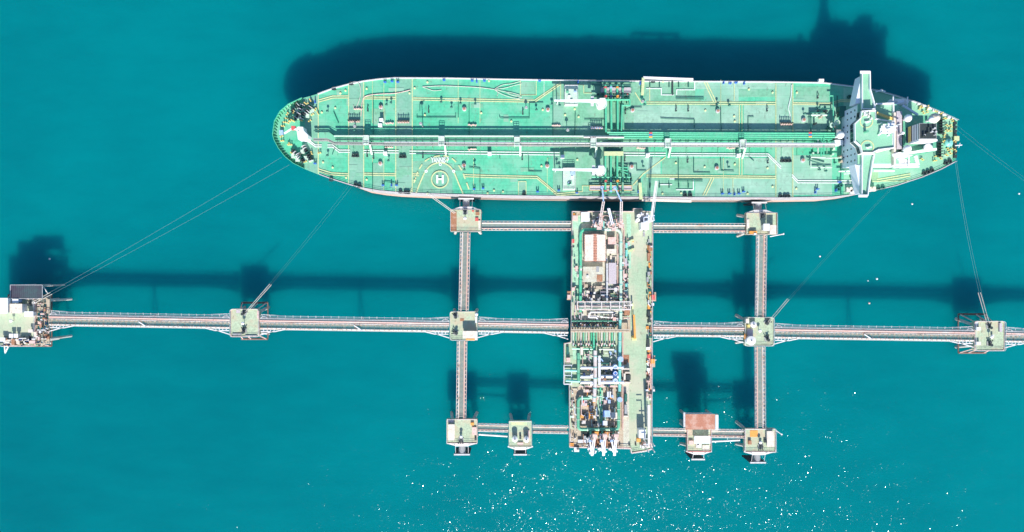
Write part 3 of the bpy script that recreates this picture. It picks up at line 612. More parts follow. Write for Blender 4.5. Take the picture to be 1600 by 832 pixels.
# manifolds
for side in (0, 1):
    yT0, yT1 = ((137, 145.5), (290.5, 298))[side]
    o = MB().pbox(*((938, yT0, 986, yT1) if not side else (921, yT0, 988, yT1)), D+0.9, D+1.3).build('drip_tray', 'roofp', ship)
    tr = MB(); a = P(938 if not side else 921, yT0, D+1.3); b = P(987, yT1, D+1.3)
    railing(tr, [(a.x, a.y), (b.x, a.y), (b.x, b.y), (a.x, b.y), (a.x, a.y)], D+1.3, 0.5, 3, 0.15, 1).build('tray_rim', 'ywarm' if side else 'dgreen', o)
    for k, x in enumerate((946, 954.5, 964.5, 973)):
        if side == 0: l = [(x, 133), (x, 140), (x+0.5, 160), (x+1, 207+k*2.4)]
        else: l = [(x, 302), (x, 292), (x, 270), (x, 240)]
        pipe(ship, l, 2.0, 0.42, ('green', 'green', 'green', 'mgreen')[k], 'manifold_pipe')
        a = Q(x, 136 if side == 0 else 300, 2); b = Q(x, 138.5 if side == 0 else 298, 2)
        MB().tube([a, b], 0.6, 12).build('manifold_flange', ('red', 'lblue', 'orange', 'dgreen')[k], ship)
        a = Q(x, 152 if side == 0 else 284, 2); MB().cyl(a.x, a.y, D+1.2, D+3.2, 0.4, 10).ring(a.x, a.y, D+3.2, D+3.35, 0.45, 0.12, 14).build('manifold_valve', ('red', 'navy', 'orange', 'dgreen')[k], ship)
    for k, x in enumerate((941, 950, 959.5, 969, 979, 983)):
        if side == 0: l = [(x, 147), (x, 158+k)]
        else: l = [(x, 268+k), (x, 288)]
        pipe(ship, l, 1.2, 0.22, ('dgreen', 'mgreen')[k % 2], 'manifold_branch')
    for k, yy in enumerate((133, 149, 156.5) if side == 0 else (303, 287, 277)):
        pipe(ship, [(925, yy), (985, yy)], 1.4, 0.28, ('dgreen', 'dgreen', 'green')[k], 'manifold_crossover')
    for k in range(14):
        a = Q(random.uniform(926, 986), random.uniform(148, 156) if side == 0 else random.uniform(279, 289), 0)
        MB().cyl(a.x, a.y, D, D+random.uniform(1, 2.4), random.uniform(.2, .45), 8).build('deck_valve', random.choice(('dgreen', 'dark', 'dgreen', 'red', 'white', 'dark')), ship)
    for k in range(6):
        a = Q(926+k*12, 130 if side == 0 else 305, 0); MB().bar((a.x, a.y, D), (a.x, a.y, D+1.6), 0.25).bar((a.x-1.5, a.y, D+1.4), (a.x+1.5, a.y, D+1.4), 0.25).build('hose_support', 'dgreen', ship)
pipe(ship, [(946, 156), (984, 156), (984, 165), (972, 165), (971, 205)], 2.6, 0.3, 'green', 'manifold_loop')
o = MB().pbox(944, 237, 974, 243.5, D+3.8, D+4.0).build('manifold_platform', 'yel', ship); MB().pbox(946, 232, 970, 236.5, D+1, D+2.6).build('stripping_pump', 'dgreen', ship)
for k in range(3): pipe(ship, [(962+k*4, 262+k*3), (981, 262+k*5), (981, 280)], 1.4, 0.22, 'green', 'drain_loop')
# side ladders
MB().bar(Q(1005, 121.8, 1.2), Q(1083, 124.6, 1.2), 0.9, 0.5).build('accommodation_ladder', 'wclean', ship)
MB().bar(Q(1005, 122, 1.3), Q(1003.7, 149, 1.3), 1.1, 0.5).build('ladder_davit', 'yel', ship)
MB().bar(Q(1000, 286, 1.3), Q(1001.5, 312, 1.3), 1.3, 0.5).build('ladder_davit', 'yel', ship)
MB().bar(Q(1003, 313, -1), Q(1080, 315, -5), 0.8, 0.4).build('accommodation_ladder', 'cream', ship)
for x, y in ((1283, 126), (1052, 123.5), (1078, 124)): a = Q(x, y, 1); MB().box(a.x-1, a.y-.5, D, a.x+1, a.y+.5, D+1.4).build('rail_box', 'wclean' if x == 1283 else 'dark', ship)
a = Q(1046, 138); MB().bar((a.x+1, a.y+3, D+1), (a.x+1, a.y-3, D+1), 0.5).build('davit_post', 'dark', ship)
for k in range(5):
    for y in (133, 290): a = Q(1015+k*15, y); MB().box(a.x-.15, a.y-1, D, a.x+.15, a.y+1, D+.9).build('pipe_stool', 'dgreen', ship)

# ---- forecastle
a = Q(468, 206, 6)
wh = MB().prism([tuple(Q(x, y, 7))[:2] for x, y in ((460.5, 199), (463, 196.5), (471, 197), (472, 203), (479, 210), (478, 215), (470, 217), (463, 216.5))], D, D+5).build('foremast_house', 'wclean', ship)
MB().bar((a.x, a.y, D+7), (a.x, a.y, D+11), 0.5).bar((a.x-1, a.y, D+10), (a.x+1, a.y, D+10), 0.2).build('foremast', 'wclean', wh)
MB().bar(Q(460, 199, 6), Q(444, 209, 6), 0.6).build('bow_derrick', 'wclean', ship); MB().pbox(455, 197, 461, 203, D+5, D+6.5).build('derrick_head', 'red', ship)
MB().pbox(436, 203.5, 442, 210.5, D, D+1.5).build('chain_locker', 'lblue', ship)
for k, (x, y, rz) in enumerate(((476, 180, 1.1), (484, 172, 1.0), (471, 172, 1.2), (462, 170, 0.8), (479, 236, -1.1), (484, 246, -1.1), (471, 248, -1.0), (464, 242, -.8), (466, 182, 1.0))):
    a = Q(x, y); b = MB()
    dx, dy = cos(rz), sin(rz)
    b.tube([(a.x-dx*2, a.y-dy*2, D+1.1), (a.x+dx*2, a.y+dy*2, D+1.1)], 0.35, 10)
    o = b.build('mooring_winch', 'dark', ship)
    for t in (-1.9, -0.9, 0.1, 1.1, 1.9):
        MB().tube([(a.x+dx*(t-.1), a.y+dy*(t-.1), D+1.1), (a.x+dx*(t+.1), a.y+dy*(t+.1), D+1.1)], 1.0, 14).build('winch_flange', random.choice(('dark', 'dgreen', 'lgrey')), o)
    MB().box(a.x-1.3+dy, a.y-.8-dx, D, a.x+1.2+dy, a.y+.8-dx, D+0.9).build('winch_base', 'pgreen', o)
y0_ = None
bow_b = [(443, 198), (442, 221), (441, 214), (452, 226), (455, 227), (452, 192), (455, 189), (446, 192), (450, 179), (462, 184), (471, 189), (485, 190), (489, 180), (494, 172), (481, 163), (476, 163), (486, 158), (487, 252), (475, 253), (478, 253.5), (457, 240), (469, 243), (488, 240), (460, 176), (464, 163), (497.5, 178), (500, 240), (449, 186), (459, 190)]
aft_b = [(1469, 178), (1475, 186), (1478, 197), (1484, 198), (1478, 205), (1483, 205), (1474, 210), (1472, 222), (1479, 234), (1484, 234), (1477, 243), (1483, 240), (1473, 214), (1435, 170), (1441, 177), (1448, 168), (1460, 175), (1438, 168), (1447, 175), (1439, 250), (1461, 245), (1468, 248), (1489, 222), (1490, 236), (1459, 190), (1486, 189), (1463, 183), (1459, 252)]
for x, y in bow_b+aft_b:
    a = Q(x, y)
    if y0_ is None:
        y0_ = MB().box(a.x-0.75, a.y-0.35, D, a.x+0.75, a.y+0.35, D+0.25).build('double_bollard', 'housed', ship, origin=a)
        MB().lathe(a.x-.4, a.y, [(.2, D+.25), (.2, D+1.1), (.26, D+1.2), (.26, D+1.3)], 10).lathe(a.x+.4, a.y, [(.2, D+.25), (.2, D+1.1), (.26, D+1.2), (.26, D+1.3)], 10).build('bollard_posts', 'ywarm', y0_, origin=a)
    else: place(y0_, ship, a, random.uniform(0, pi))
# aft winches, capstan, stern fittings
for x, y in ((1468, 199), (1466, 235)):
    a = Q(x, y); o = MB().tube([(a.x, a.y-3, D+1.2), (a.x, a.y+3, D+1.2)], 0.4, 10).build('mooring_winch', 'dark', ship)
    for k in range(6): MB().tube([(a.x, a.y-2.9+k*1.1, D+1.2), (a.x, a.y-2.7+k*1.1, D+1.2)], 1.15, 14).build('winch_flange', 'dark', o)
a = Q(1480, 224); MB().lathe(a.x, a.y, [(1.6, D), (1.6, D+1.2), (0.6, D+1.8), (0.6, D+2.4)], 18).build('capstan', 'teal', ship, smooth=True)
for k in range(9):
    a = Q(1491, 193+k*6.5); MB().box(a.x-.6, a.y-.6, D, a.x+.5, a.y+.6, D+.9).build('stern_roller', 'dark', ship)
MB().pbox(1491, 213, 1499, 220, D, D+1.0).build('stern_platform', 'yel', ship)
MB().bar(Q(1492, 228, .8), Q(1503, 227, .8), .35).bar(Q(1500, 224, .8), Q(1498, 231, .8), .2).build('stern_light_bracket', 'wclean', ship)
for x, y in ((1434, 162), (1442, 165), (1450, 168.5), (1458, 172), (1466, 175.5), (1473, 179), (1481, 183)):
    a = Q(x, y+1.5); MB().box(a.x-.6, a.y-.4, D, a.x+.6, a.y+.4, D+.9).build('side_fairlead', 'white', ship)

# ---- accommodation
ZB = 29.0
def R(px, py, z): return tuple(P(px, py, z))[:2]
hx0, hx1 = 132.2, 147.4; hy0, hy1 = 39.2, 61.6
house = MB().box(hx0, hy0, D, hx1, hy1, ZB).build('accommodation_block', 'lav', ship)
w0 = None
for r_ in range(4):
    for c_ in range(9):
        if (r_*5+c_*3) % 7 in (0,): continue
        a = (hx0-0.03, hy0+1.6+c_*2.4, D+2.0+r_*2.9)
        if w0 is None:
            w0 = MB().box(a[0]-.03, a[1]-.32, a[2]-.4, a[0]+.03, a[1]+.32, a[2]+.4).build('window', 'glass', house, origin=a)
        else: place(w0, house, a)
MB().box(hx0-.2, hy0-.2, ZB+.002, hx1+.2, hy1+.2, ZB+.25).build('bridge_deck', 'housed', house)
# bridge
br = [(1345, 174), (1367, 172.5), (1367.5, 186), (1396, 190), (1397, 232), (1372, 235), (1362, 240), (1346, 240), (1343, 229), (1334.5, 221.5), (1334, 194), (1343.5, 185)]
ZT = 32.6
brp = [R(x, y, ZT) for x, y in br]
bridge = MB().prism(brp, ZB+.26, ZT).build('navigation_bridge', 'white', ship)
cxb = sum(p[0] for p in brp)/len(brp); cyb = sum(p[1] for p in brp)/len(brp)
brq = [(p[0]+(cxb-p[0])*-.008, p[1]+(cyb-p[1])*-.008) for p in brp]
# window band on the front and sides of the bridge
for k in (7, 8, 9, 10, 11):
    a = Vector(brp[k]); b = Vector(brp[(k+1) % len(brp)]); d = b-a; n_ = max(1, int(d.length/1.5)); u = d/n_
    nn = Vector((d.y, -d.x)).normalized()
    if nn.dot(a-Vector((cxb, cyb))) < 0: nn = -nn
    for j in range(n_):
        p = a+u*(j+.04)+nn*.05; q = a+u*(j+.96)+nn*.05
        MB().bar((p.x, p.y, ZB+2.0), (q.x, q.y, ZB+2.0), 0.08, 2.1).build('bridge_window', 'glass', bridge)
MB().prism([(cxb+(p[0]-cxb)*.93, cyb+(p[1]-cyb)*.93) for p in brp], ZT+.002, ZT+.06).build('bridge_roof', 'housed', bridge)
inner = [(cxb+(p[0]-cxb)*.955, cyb+(p[1]-cyb)*.955) for p in brp]
wallstrip(MB(), brp, inner, ZT+.002, ZT+.7, True).build('roof_parapet', 'wclean', bridge)
for x, y in ((1353.5, 190), (1355, 230)):
    a = P(x, y, ZT); MB().ring(a.x, a.y, ZT+.07, ZT+.2, 2.35, 0.4, 36).build('yellow_ring_marking', 'yel', bridge)
    MB().bar((a.x-.8, a.y-.5, ZT+.8), (a.x+1.2, a.y-.2, ZT+.8), .4).cyl(a.x+.2, a.y-.4, ZT, ZT+.8, .3, 8).build('magnetic_compass', 'wclean', bridge)
a = P(1351, 207, ZT); MB().cyl(a.x, a.y, ZT, ZT+2.2, .5, 10).build('compass_post', 'mgreen', bridge)
# bridge wings
def wing(deck, bracket, sgn):
    dp = [R(x, y, 30.2) for x, y in deck]
    o = MB().prism(dp, ZB+.3, ZB+.8).build('bridge_wing', 'housed', ship)
    c = Vector((sum(p[0] for p in dp)/len(dp), sum(p[1] for p in dp)/len(dp)))
    ip = []
    for k, p in enumerate(dp):
        a, b, c2 = Vector(dp[k-1]), Vector(p), Vector(dp[(k+1) % len(dp)])
        t = ((c2-b).normalized()-(a-b).normalized()); nn = Vector((-t.y, t.x)).normalized()
        if nn.dot(c-b) < 0: nn = -nn
        ip.append(tuple(b+nn*.42))
    wallstrip(MB(), dp, ip, ZB+.802, ZB+1.9, True).build('wing_parapet', 'wclean', o)
    bp_ = [R(x, y, 28) for x, y in bracket]
    MB().prism(bp_, 24.5, ZB+.28).build('wing_bracket', 'lav', o)
    return o
wing([(1345.5, 112.5), (1359, 112.5), (1359.5, 140), (1366.5, 164), (1366.5, 171.5), (1346, 171.5)], [(1343, 120), (1345.5, 120), (1345.5, 163), (1334, 163)], 1)
wing([(1346, 241), (1366, 241), (1363, 256), (1359, 281), (1355.5, 306.5), (1345, 306.5)], [(1342.5, 303), (1345, 303), (1345.5, 262), (1333, 258)], -1)
for (x0, y0, x1, y1) in ((1344, 111, 1360, 115), (1341.5, 304.5, 1355.5, 308.5)):
    MB().pbox(x0, y0, x1, y1, ZB+1.95, ZB+2.2).build('wing_end_canopy', 'wclean', ship)
# decks aft of the bridge at different levels
L1 = MB().pbox(1368, 163, 1396, 189, ZB-2.8, ZB+.6).build('aft_house', 'housed', ship)
MB().bar(P(1370, 177, ZB+2.4), P(1394, 186, ZB+1.0), 1.0, .2).build('outer_stair', 'ywarm', L1)
MB().bar(P(1368, 163, ZB+1.2), P(1396, 162, ZB+1.2), .5, 1.0).bar(P(1395.5, 163, ZB+1.2), P(1395.5, 190, ZB+1.2), .4, 1.0).build('house_parapet', 'wclean', L1)
MB().bar(P(1368, 237.5, ZB+1), P(1396, 230, ZB+1), 1.0, .7).build('catwalk_edge', 'cream', ship)
MB().pbox(1362, 258, 1395, 261.5, ZB-4, ZB-3).pbox(1366, 266.5, 1398, 268.5, ZB-6, ZB-5.2).build('boat_deck_rail', 'wclean', ship)
MB().pbox(1396.5, 176, 1400, 258, ZB+.26, ZB+2).build('aft_bulkhead', 'cream', ship)
MB().pbox(1401, 174, 1409.5, 233, D, ZB+2.2).build('aft_walkway', 'roofp', ship)
# upper house (low) – wide deckhouse below the blocks
MB().pbox(1362, 240, 1400, 266, D, D+6).build('boat_deck', 'housed', ship)
MB().pbox(1362, 160, 1402, 175, D, D+6).build('boat_deck', 'housed', ship)
MB().pbox(1312, 166, 1322, 182, D, D+2.6).build('side_deck_house', 'dgreen', ship)
# mast
a = P(1384, 202, 34); mast = MB().cyl(a.x, a.y, ZB+.3, 40, .55, 10, .3).build('radar_mast', 'wclean', ship)
MB().box(a.x-2.4, a.y-.9, 35, a.x+2.0, a.y+1.0, 35.4).box(a.x-1.0, a.y-2.0, 37, a.x+1.0, a.y+1.8, 37.3).box(a.x-2.0, a.y-1.6, 33.4, a.x+2.2, a.y+.4, 33.8).build('mast_platform', 'wclean', mast)
MB().bar((a.x-2.4, a.y+1.2, 36.6), (a.x+2.2, a.y-.2, 36.6), .45).bar((a.x-1.5, a.y-2.0, 38.6), (a.x+1.3, a.y-1.2, 38.6), .4).build('radar_scanner', 'wclean', mast)
MB().bar((a.x, a.y, 36), P(1408, 194, 33), .3).bar((a.x, a.y, 36), P(1372, 212, 33), .35).bar((a.x-2, a.y, 38.5), (a.x+2, a.y, 38.5), .2).bar((a.x, a.y, 40), (a.x, a.y, 43), .15).build('mast_stay', 'wclean', mast)
for k in range(10):
    q = P(random.uniform(1374, 1394), random.uniform(193, 213), ZT); MB().cyl(q.x, q.y, ZT, ZT+random.uniform(.6, 1.8), random.uniform(.15, .45), 8).build('antenna', 'wclean', bridge)
for k in range(6):
    q = P(random.uniform(1348, 1364), random.uniform(175, 186), ZT); MB().box(q.x-.3, q.y-.3, ZT, q.x+.3, q.y+.3, ZT+.9).build('roof_locker', 'white', bridge)
# casing and funnel
ca = [R(x, y, 31) for x, y in ((1411, 180), (1462, 181), (1463, 236), (1430, 242), (1411, 242))]
casing = MB().prism(ca, D, 31).build('engine_casing', 'mgreen', ship)
fx0, fx1, fy0, fy1 = 149.5, 155.8, 46.6, 52.4
fun = MB().box(fx0, fy0, 31.002, fx1, fy1, 32.2).build('funnel', 'navy', ship)
zb = 32.2
for mk, dz in (('ywarm', 2.0), ('navy', .7), ('wclean', .9), ('navy', .5), ('wclean', .9), ('navy', .5), ('wclean', .8), ('roofp', .9)):
    MB().box(fx0, fy0, zb+.001, fx1, fy1, zb+dz).build('funnel_band', mk if mk != 'roofp' else 'grey', fun); zb += dz
MB().box(fx0+.2, fy0+.2, zb+.001, fx1-.2, fy1-.2, zb+.05).build('funnel_top', 'dark', fun)
MB().box(fx0, fy0-.7, 33.0, fx1+.6, fy0-.002, 39.0).build('funnel_sunlit_face', 'wclean', fun)  # added white slab: brightness of the sunlit side put into the colour
for k in range(9):
    xx = random.uniform(fx0+1, fx1-.8); yy = random.uniform(fy0+.9, fy1-.9)
    MB().lathe(xx, yy, [(.3, zb), (.3, zb+1.2), (.36, zb+1.25)], 10).build('exhaust_pipe', random.choice(('dark', 'lgrey', 'grey', 'dark')), fun)
for x, y, z, r_ in ((1419, 185, 34, 1.45), (1417.5, 233, 34, 1.5), (1450, 231, 34, 1.5), (1455, 187, 34, 1.1), (1411, 208, 34, .6)):
    a = P(x, y, z); o = MB().cyl(a.x, a.y, 31.002, z-r_*.6, .45, 10).build('dome_pedestal', 'lgrey', ship); MB().dome(a.x, a.y, z, r_, 18, 8, True).build('satellite_dome', 'wclean', o, smooth=True)
MB().lathe(*R(1457, 186, 30), [(1.9, 31.002), (1.5, 32.5), (.4, 33.5)], 12).build('casing_ventilator', 'cream', ship)
# lifeboats with davits, stores crane
def lifeboat(px, py, z):
    a = P(px, py, z); m_ = MB(); n_ = 10; L_ = 4.0
    for k in range(n_+1):
        t = k/n_; wd = 1.35*math.sqrt(max(.03, 1-(2*t-1)**4)); x = a.x-L_+2*L_*t
        for j in range(8):
            an = 2*pi*j/8; m_.v.append((x, a.y+wd*cos(an), z+(1.15 if sin(an) > 0 else .9)*sin(an)*(.6+.4*wd/1.35)))
    for k in range(n_):
        for j in range(8):
            p_ = k*8+j; q_ = k*8+(j+1) % 8; m_.f.append((p_, q_, q_+8, p_+8))
    m_.f += [tuple(range(8)), tuple(n_*8+7-j for j in range(8))]
    o = m_.build('lifeboat', 'white', ship, smooth=True)
    MB().box(a.x-1, a.y-.5, z+.9, a.x+.6, a.y+.5, z+1.7).build('lifeboat_canopy', 'wclean', o)
    for dx in (-3, 2.6):
        MB().bar((a.x+dx, a.y-1.9, D), (a.x+dx, a.y-1.9, z+1.8), .3).bar((a.x+dx, a.y-1.9, z+1.8), (a.x+dx, a.y+1.6, z+2.0), .3).build('lifeboat_davit', 'wclean', o)
lifeboat(1403, 160, 26); lifeboat(1405, 253, 26)
sc = MB().bar(P(1394, 243, 31), P(1463, 233.5, 33), .9, .8).build('stores_crane_boom', 'wclean', ship)
MB().pbox(1398, 238, 1424, 244, 25, 30).build('stores_crane_base', 'wclean', ship)
MB().bar(P(1396, 258, 27), P(1434, 257.5, 27), .8, .6).bar(P(1430, 244, 27), P(1434, 259, 27), 1.2, .7).bar(P(1396, 262, 27), P(1436, 261, 27), .5, .5).bar(P(1398, 247, 29), P(1435, 240, 30), .6, .5).bar(P(1402, 250, 29), P(1425, 243, 30), .4, .5).build('provision_crane', 'wclean', ship)
MB().bar(P(1410, 165, 27), P(1434, 180, 27), .8, .6).bar(P(1392, 166, 27), P(1412, 158, 28), .5, .5).build('provision_crane', 'lav', ship)
MB().bar(P(1396, 150, 18), P(1399, 162, 19), .3).bar(P(1368, 144, 18), P(1378, 141, 18), .5).bar(P(1376, 141, 18), P(1383, 144, 18), .6).build('side_davit', 'wclean', ship)
for r in ((1376, 241, 1380, 249), (1369, 246, 1374, 252)): MB().pbox(*r, D+6, D+7.5).build('deck_locker', 'mgreen', ship)
for x, y in ((1327, 297), (1333, 300), (1363, 296)):
    a = Q(x, y, 1); MB().box(a.x-1.3, a.y-.8, D, a.x+1.2, a.y+.9, D+1.5).cyl(a.x, a.y+.4, D+1.5, D+2.5, .6, 8).build('side_equipment', random.choice(('white', 'cream')), ship)
for x, y in ((1372, 295), (1379, 294), (1326, 152), (1330, 276), (1332, 280), (1313, 290), (1309, 296)):
    a = Q(x, y, 0); MB().ring(a.x, a.y, D, D+.8, .6, .4, 12).build('mooring_chock', 'dgreen', ship)

# ropes and hoses lying on the ship's deck
def rope(name, label, cat, l, h, r, mk, group=None, base=None):
    pts = [P(x, y, (base if base else D)+h) for x, y in l]
    o = MB().tube(pts, r, 6).build(name, mk, None, origin=pts[0]); return tag(o, label, cat, group)
G = 'ropes lying on the tanker deck'
rope('mooring_rope', 'long pale rope stretched along the upper tanker deck left of the fan of ropes', 'rope', arc([(660, 136), (690, 134.5), (720, 135.5), (748, 137), (772, 140)]), .3, .12, 'rope', G)
rope('mooring_rope', 'short curved pale rope end below the long rope on the upper tanker deck', 'rope', arc([(660, 136), (668, 139), (678, 142), (690, 141)]), .3, .1, 'rope', G)
for k, (l, lb) in enumerate((([(772, 140), (785, 133), (800, 131), (814, 127)], 'topmost pale rope of the fan of ropes on the upper tanker deck'), ([(772, 140), (788, 138), (803, 134), (815, 131)], 'second pale rope from the top in the fan of ropes on the tanker deck'),
     ([(772, 140), (785, 143), (797, 145), (812, 149)], 'middle pale rope of the fan of ropes on the upper tanker deck'), ([(772, 140), (783, 147), (797, 152), (813, 156)], 'lowest pale rope of the fan of ropes on the upper tanker deck'), ([(775, 141), (778, 145), (777, 150)], 'short pale rope loop hanging below the fan of ropes on the tanker deck'), ([(790, 144), (800, 149), (815, 152), (806, 155)], 'looping pale rope in the lower half of the rope fan on the tanker deck'))):
    rope('mooring_rope', lb, 'rope', arc(l), .3+.05*k, .1, 'rope', G)
rope('mooring_rope', 'pinkish rope bent round a corner on the upper foredeck of the tanker', 'rope', arc([(641, 141), (618, 146), (589, 147.5), (571, 151), (566, 160), (564, 182)]), .35, .15, 'pink', G)
rope('mooring_rope', 'pale rope trailing from the upper rail onto the foredeck of the tanker', 'rope', arc([(545, 131), (555, 128), (562, 133), (563, 150), (555, 171), (552, 165)]), .35, .12, 'rope', G)
rope('mooring_rope', 'white rope trailing down the sage band near the tanker superstructure', 'rope', arc([(1237, 133), (1236, 150), (1232, 168), (1234, 178), (1236, 192)]), .35, .2, 'wline', G)

# ------------------------------------------------------------ jetty parts
ZJ = 12.5
def J(px, py, h=0): return P(px, py, ZJ+h)
def roundrect(x0, y0, x1, y1, c, z):
    a = P(x0, y0, z); b = P(x1, y1, z); X0, X1 = a.x, b.x; Y1, Y0 = a.y, b.y; c = c*(H-z)/F
    return [(X0+c, Y0), (X1-c, Y0), (X1-c*.3, Y0+c*.3), (X1, Y0+c), (X1, Y1-c), (X1-c*.3, Y1-c*.3), (X1-c, Y1), (X0+c, Y1), (X0+c*.3, Y1-c*.3), (X0, Y1-c), (X0, Y0+c), (X0+c*.3, Y0+c*.3)]
HOOK = None
def mooring_hook(px, py, label, rz=0, z=ZJ):
    global HOOK
    p = P(px, py, z)
    if HOOK is None:
        HOOK = thing('mooring_hook', label, 'mooring hook', p, 'mooring hook units on the dolphins')
        MB().box(p.x-1.0, p.y-.9, z, p.x+1.0, p.y+.9, z+.35).build('base_plate', 'grey', HOOK)
        for dx in (-.6, 0, .6):
            MB().tube([(p.x+dx*.5, p.y-.5, z+.7), (p.x+dx, p.y+.6, z+.8), (p.x+dx*1.5, p.y+1.4, z+.75), (p.x+dx*1.5+.2, p.y+1.1, z+1.0)], .17, 6).build('hook', 'dark', HOOK)
        MB().lathe(p.x, p.y-.5, [(.55, z+.35), (.4, z+.5), (.4, z+1.6), (.6, z+1.7), (.6, z+1.85)], 12).build('capstan', 'dark', HOOK)
        return HOOK
    c = copy_tree(HOOK, None, p, rz); c['label'] = label; return c
LAMP = None
def lamp(px, py, label, hh=6, z=ZJ, rz=0):
    global LAMP
    p = P(px, py, z)
    if LAMP is None:
        LAMP = thing('lamp_post', label, 'lamp post', p, 'lamp posts on the jetty')
        MB().cyl(p.x, p.y, z, z+hh, .1, 8).bar((p.x, p.y, z+hh), (p.x, p.y-1.2, z+hh+.2), .12).build('pole', 'white', LAMP)
        MB().box(p.x-.35, p.y-1.8, z+hh, p.x+.35, p.y-1.0, z+hh+.25).build('lamp_head', 'white', LAMP); return LAMP
    c = copy_tree(LAMP, None, p, rz); c['label'] = label; return c
BEAC = None
def beacon(px, py, label, z=ZJ):
    global BEAC
    p = P(px, py, z)
    if BEAC is None:
        BEAC = thing('navigation_beacon', label, 'beacon', p, 'small white beacons on the dolphins')
        MB().cyl(p.x, p.y, z, z+1.6, .12, 8).build('post', 'grey', BEAC); MB().lathe(p.x, p.y, [(.6, z+1.6), (.65, z+1.9), (.35, z+2.2)], 12).build('lantern', 'wclean', BEAC); return BEAC
    c = copy_tree(BEAC, None, p); c['label'] = label; return c
def dolphin(label, rect, fend=None, z=ZJ, chamf=3, dm='dol', edge='pink', piles=None, frame=True, cone=True, name='mooring_dolphin', deckpoly=None, th=1.6, cat='dolphin', group='concrete dolphins of the jetty'):
    x0, y0, x1, y1 = rect; c = P((x0+x1)/2, (y0+y1)/2, z); t = thing(name, label, cat, (c.x, c.y, 0), group)
    poly = roundrect(x0, y0, x1, y1, chamf, z)
    MB().prism(poly, z-th, z).build('deck', dm, t)
    rim = [(c.x+(p[0]-c.x)*.965, c.y+(p[1]-c.y)*.965) for p in poly]
    rim = rim
    wallstrip(MB(), poly, rim, z+.002, z+.28, True).build('kerb', edge, t)
    railing(MB(), [((a[0]+b[0])/2, (a[1]+b[1])/2) for a, b in zip(poly, rim)]+[((poly[0][0]+rim[0][0])/2, (poly[0][1]+rim[0][1])/2)], z+.28, 1.0, 2.0, .07).build('railing', 'white', t)
    A = P(x0, y0, z); B = P(x1, y1, z); hw = (B.x-A.x)/2; hh = (A.y-B.y)/2
    # raked piles
    pl = piles or [(-1, -1), (1, -1), (-1, 1), (1, 1)]
    ends = []
    for sx_, sy_ in pl:
        p0 = Vector((c.x+sx_*hw*.62, c.y+sy_*hh*.62, z-th)); p1 = Vector((c.x+sx_*(hw*.95), c.y+sy_*(hh*1.12), -4)); 
        MB().tube([p0, p1], .62, 12).build('pile', 'pile', t, smooth=True); ends.append(p0.lerp(p1, .72))
    MB().tube([(c.x, c.y, z-th), (c.x, c.y, -4)], .7, 12).build('pile', 'pile', t, smooth=True)
    if frame:
        f = MB(); zz = 2.2; X = hw*.95; Yy = hh*(1.34 if hw < 8 else 1.1)
        q = [(c.x-X, c.y-Yy), (c.x+X, c.y-Yy), (c.x+X, c.y+Yy), (c.x-X, c.y+Yy)]
        for k in (0, 2): f.tube([(q[k][0], q[k][1], zz), (q[(k+1) % 4][0], q[(k+1) % 4][1], zz)], .42, 8)
        for k in (1, 3): f.tube([(q[k][0], q[k][1], zz), (q[(k+1) % 4][0], q[(k+1) % 4][1], zz)], .25, 8)
        f.build('brace_frame', 'brace', t)
        f = MB()
        for sx_, sy_ in ((-1, -1), (1, -1), (-1, 1), (1, 1), (-.3, -1), (.3, 1)):
            f.tube([(c.x+sx_*hw*.55, c.y+sy_*hh*.8, z-th), (c.x+sx_*hw*.85, c.y+sy_*Yy, zz)], .22, 6)
        f.build('leg_braces', 'pink', t)
    if fend:
        sg = 1 if fend[0] == 'N' else -1; fx, w_, reach = fend[1], fend[2], fend[3]
        e = P(fx, y0 if sg > 0 else y1, z); ye = e.y
        MB().box(e.x-w_*.42, ye+sg*.05, z-.7, e.x+w_*.42, ye+sg*1.3, z-.1).build('fender_gantry', 'white', t)
        MB().bar((e.x-w_*.4, ye+sg*.9, z-.3), (e.x-w_*.95, ye-sg*.1, z-.3), .45).bar((e.x+w_*.4, ye+sg*.9, z-.3), (e.x+w_*.95, ye-sg*.1, z-.3), .45).build('fender_strut', 'white', t)
        zc_ = z-4.0; yp = ye+sg*reach
        MB().box(e.x-w_/2, yp, z-11.5, e.x+w_/2, yp+sg*.5, z-1.2).build('fender_panel', 'fpanel', t)
        MB().box(e.x-w_/2-.05, yp-sg*.02, z-1.2+.002, e.x+w_/2+.05, yp+sg*.6, z-1.0).build('fender_panel_cap', 'lgrey', t)
        if cone:
            MB().tube([(e.x, ye-sg*.2, zc_+1.3), (e.x, ye+sg*reach*.55, zc_+1.3), (e.x, yp, zc_+1.3)], 1.25, 16, 1.6).build('fender_cone', 'grey', t, smooth=True)
        for dx in (-.45, .45): MB().tube([(e.x+dx*w_*.9, ye+sg*1.2, z-.3), (e.x+dx*w_*.9, yp, z-1.4)], .08, 6).build('fender_chain', 'lgrey', t)
    return t
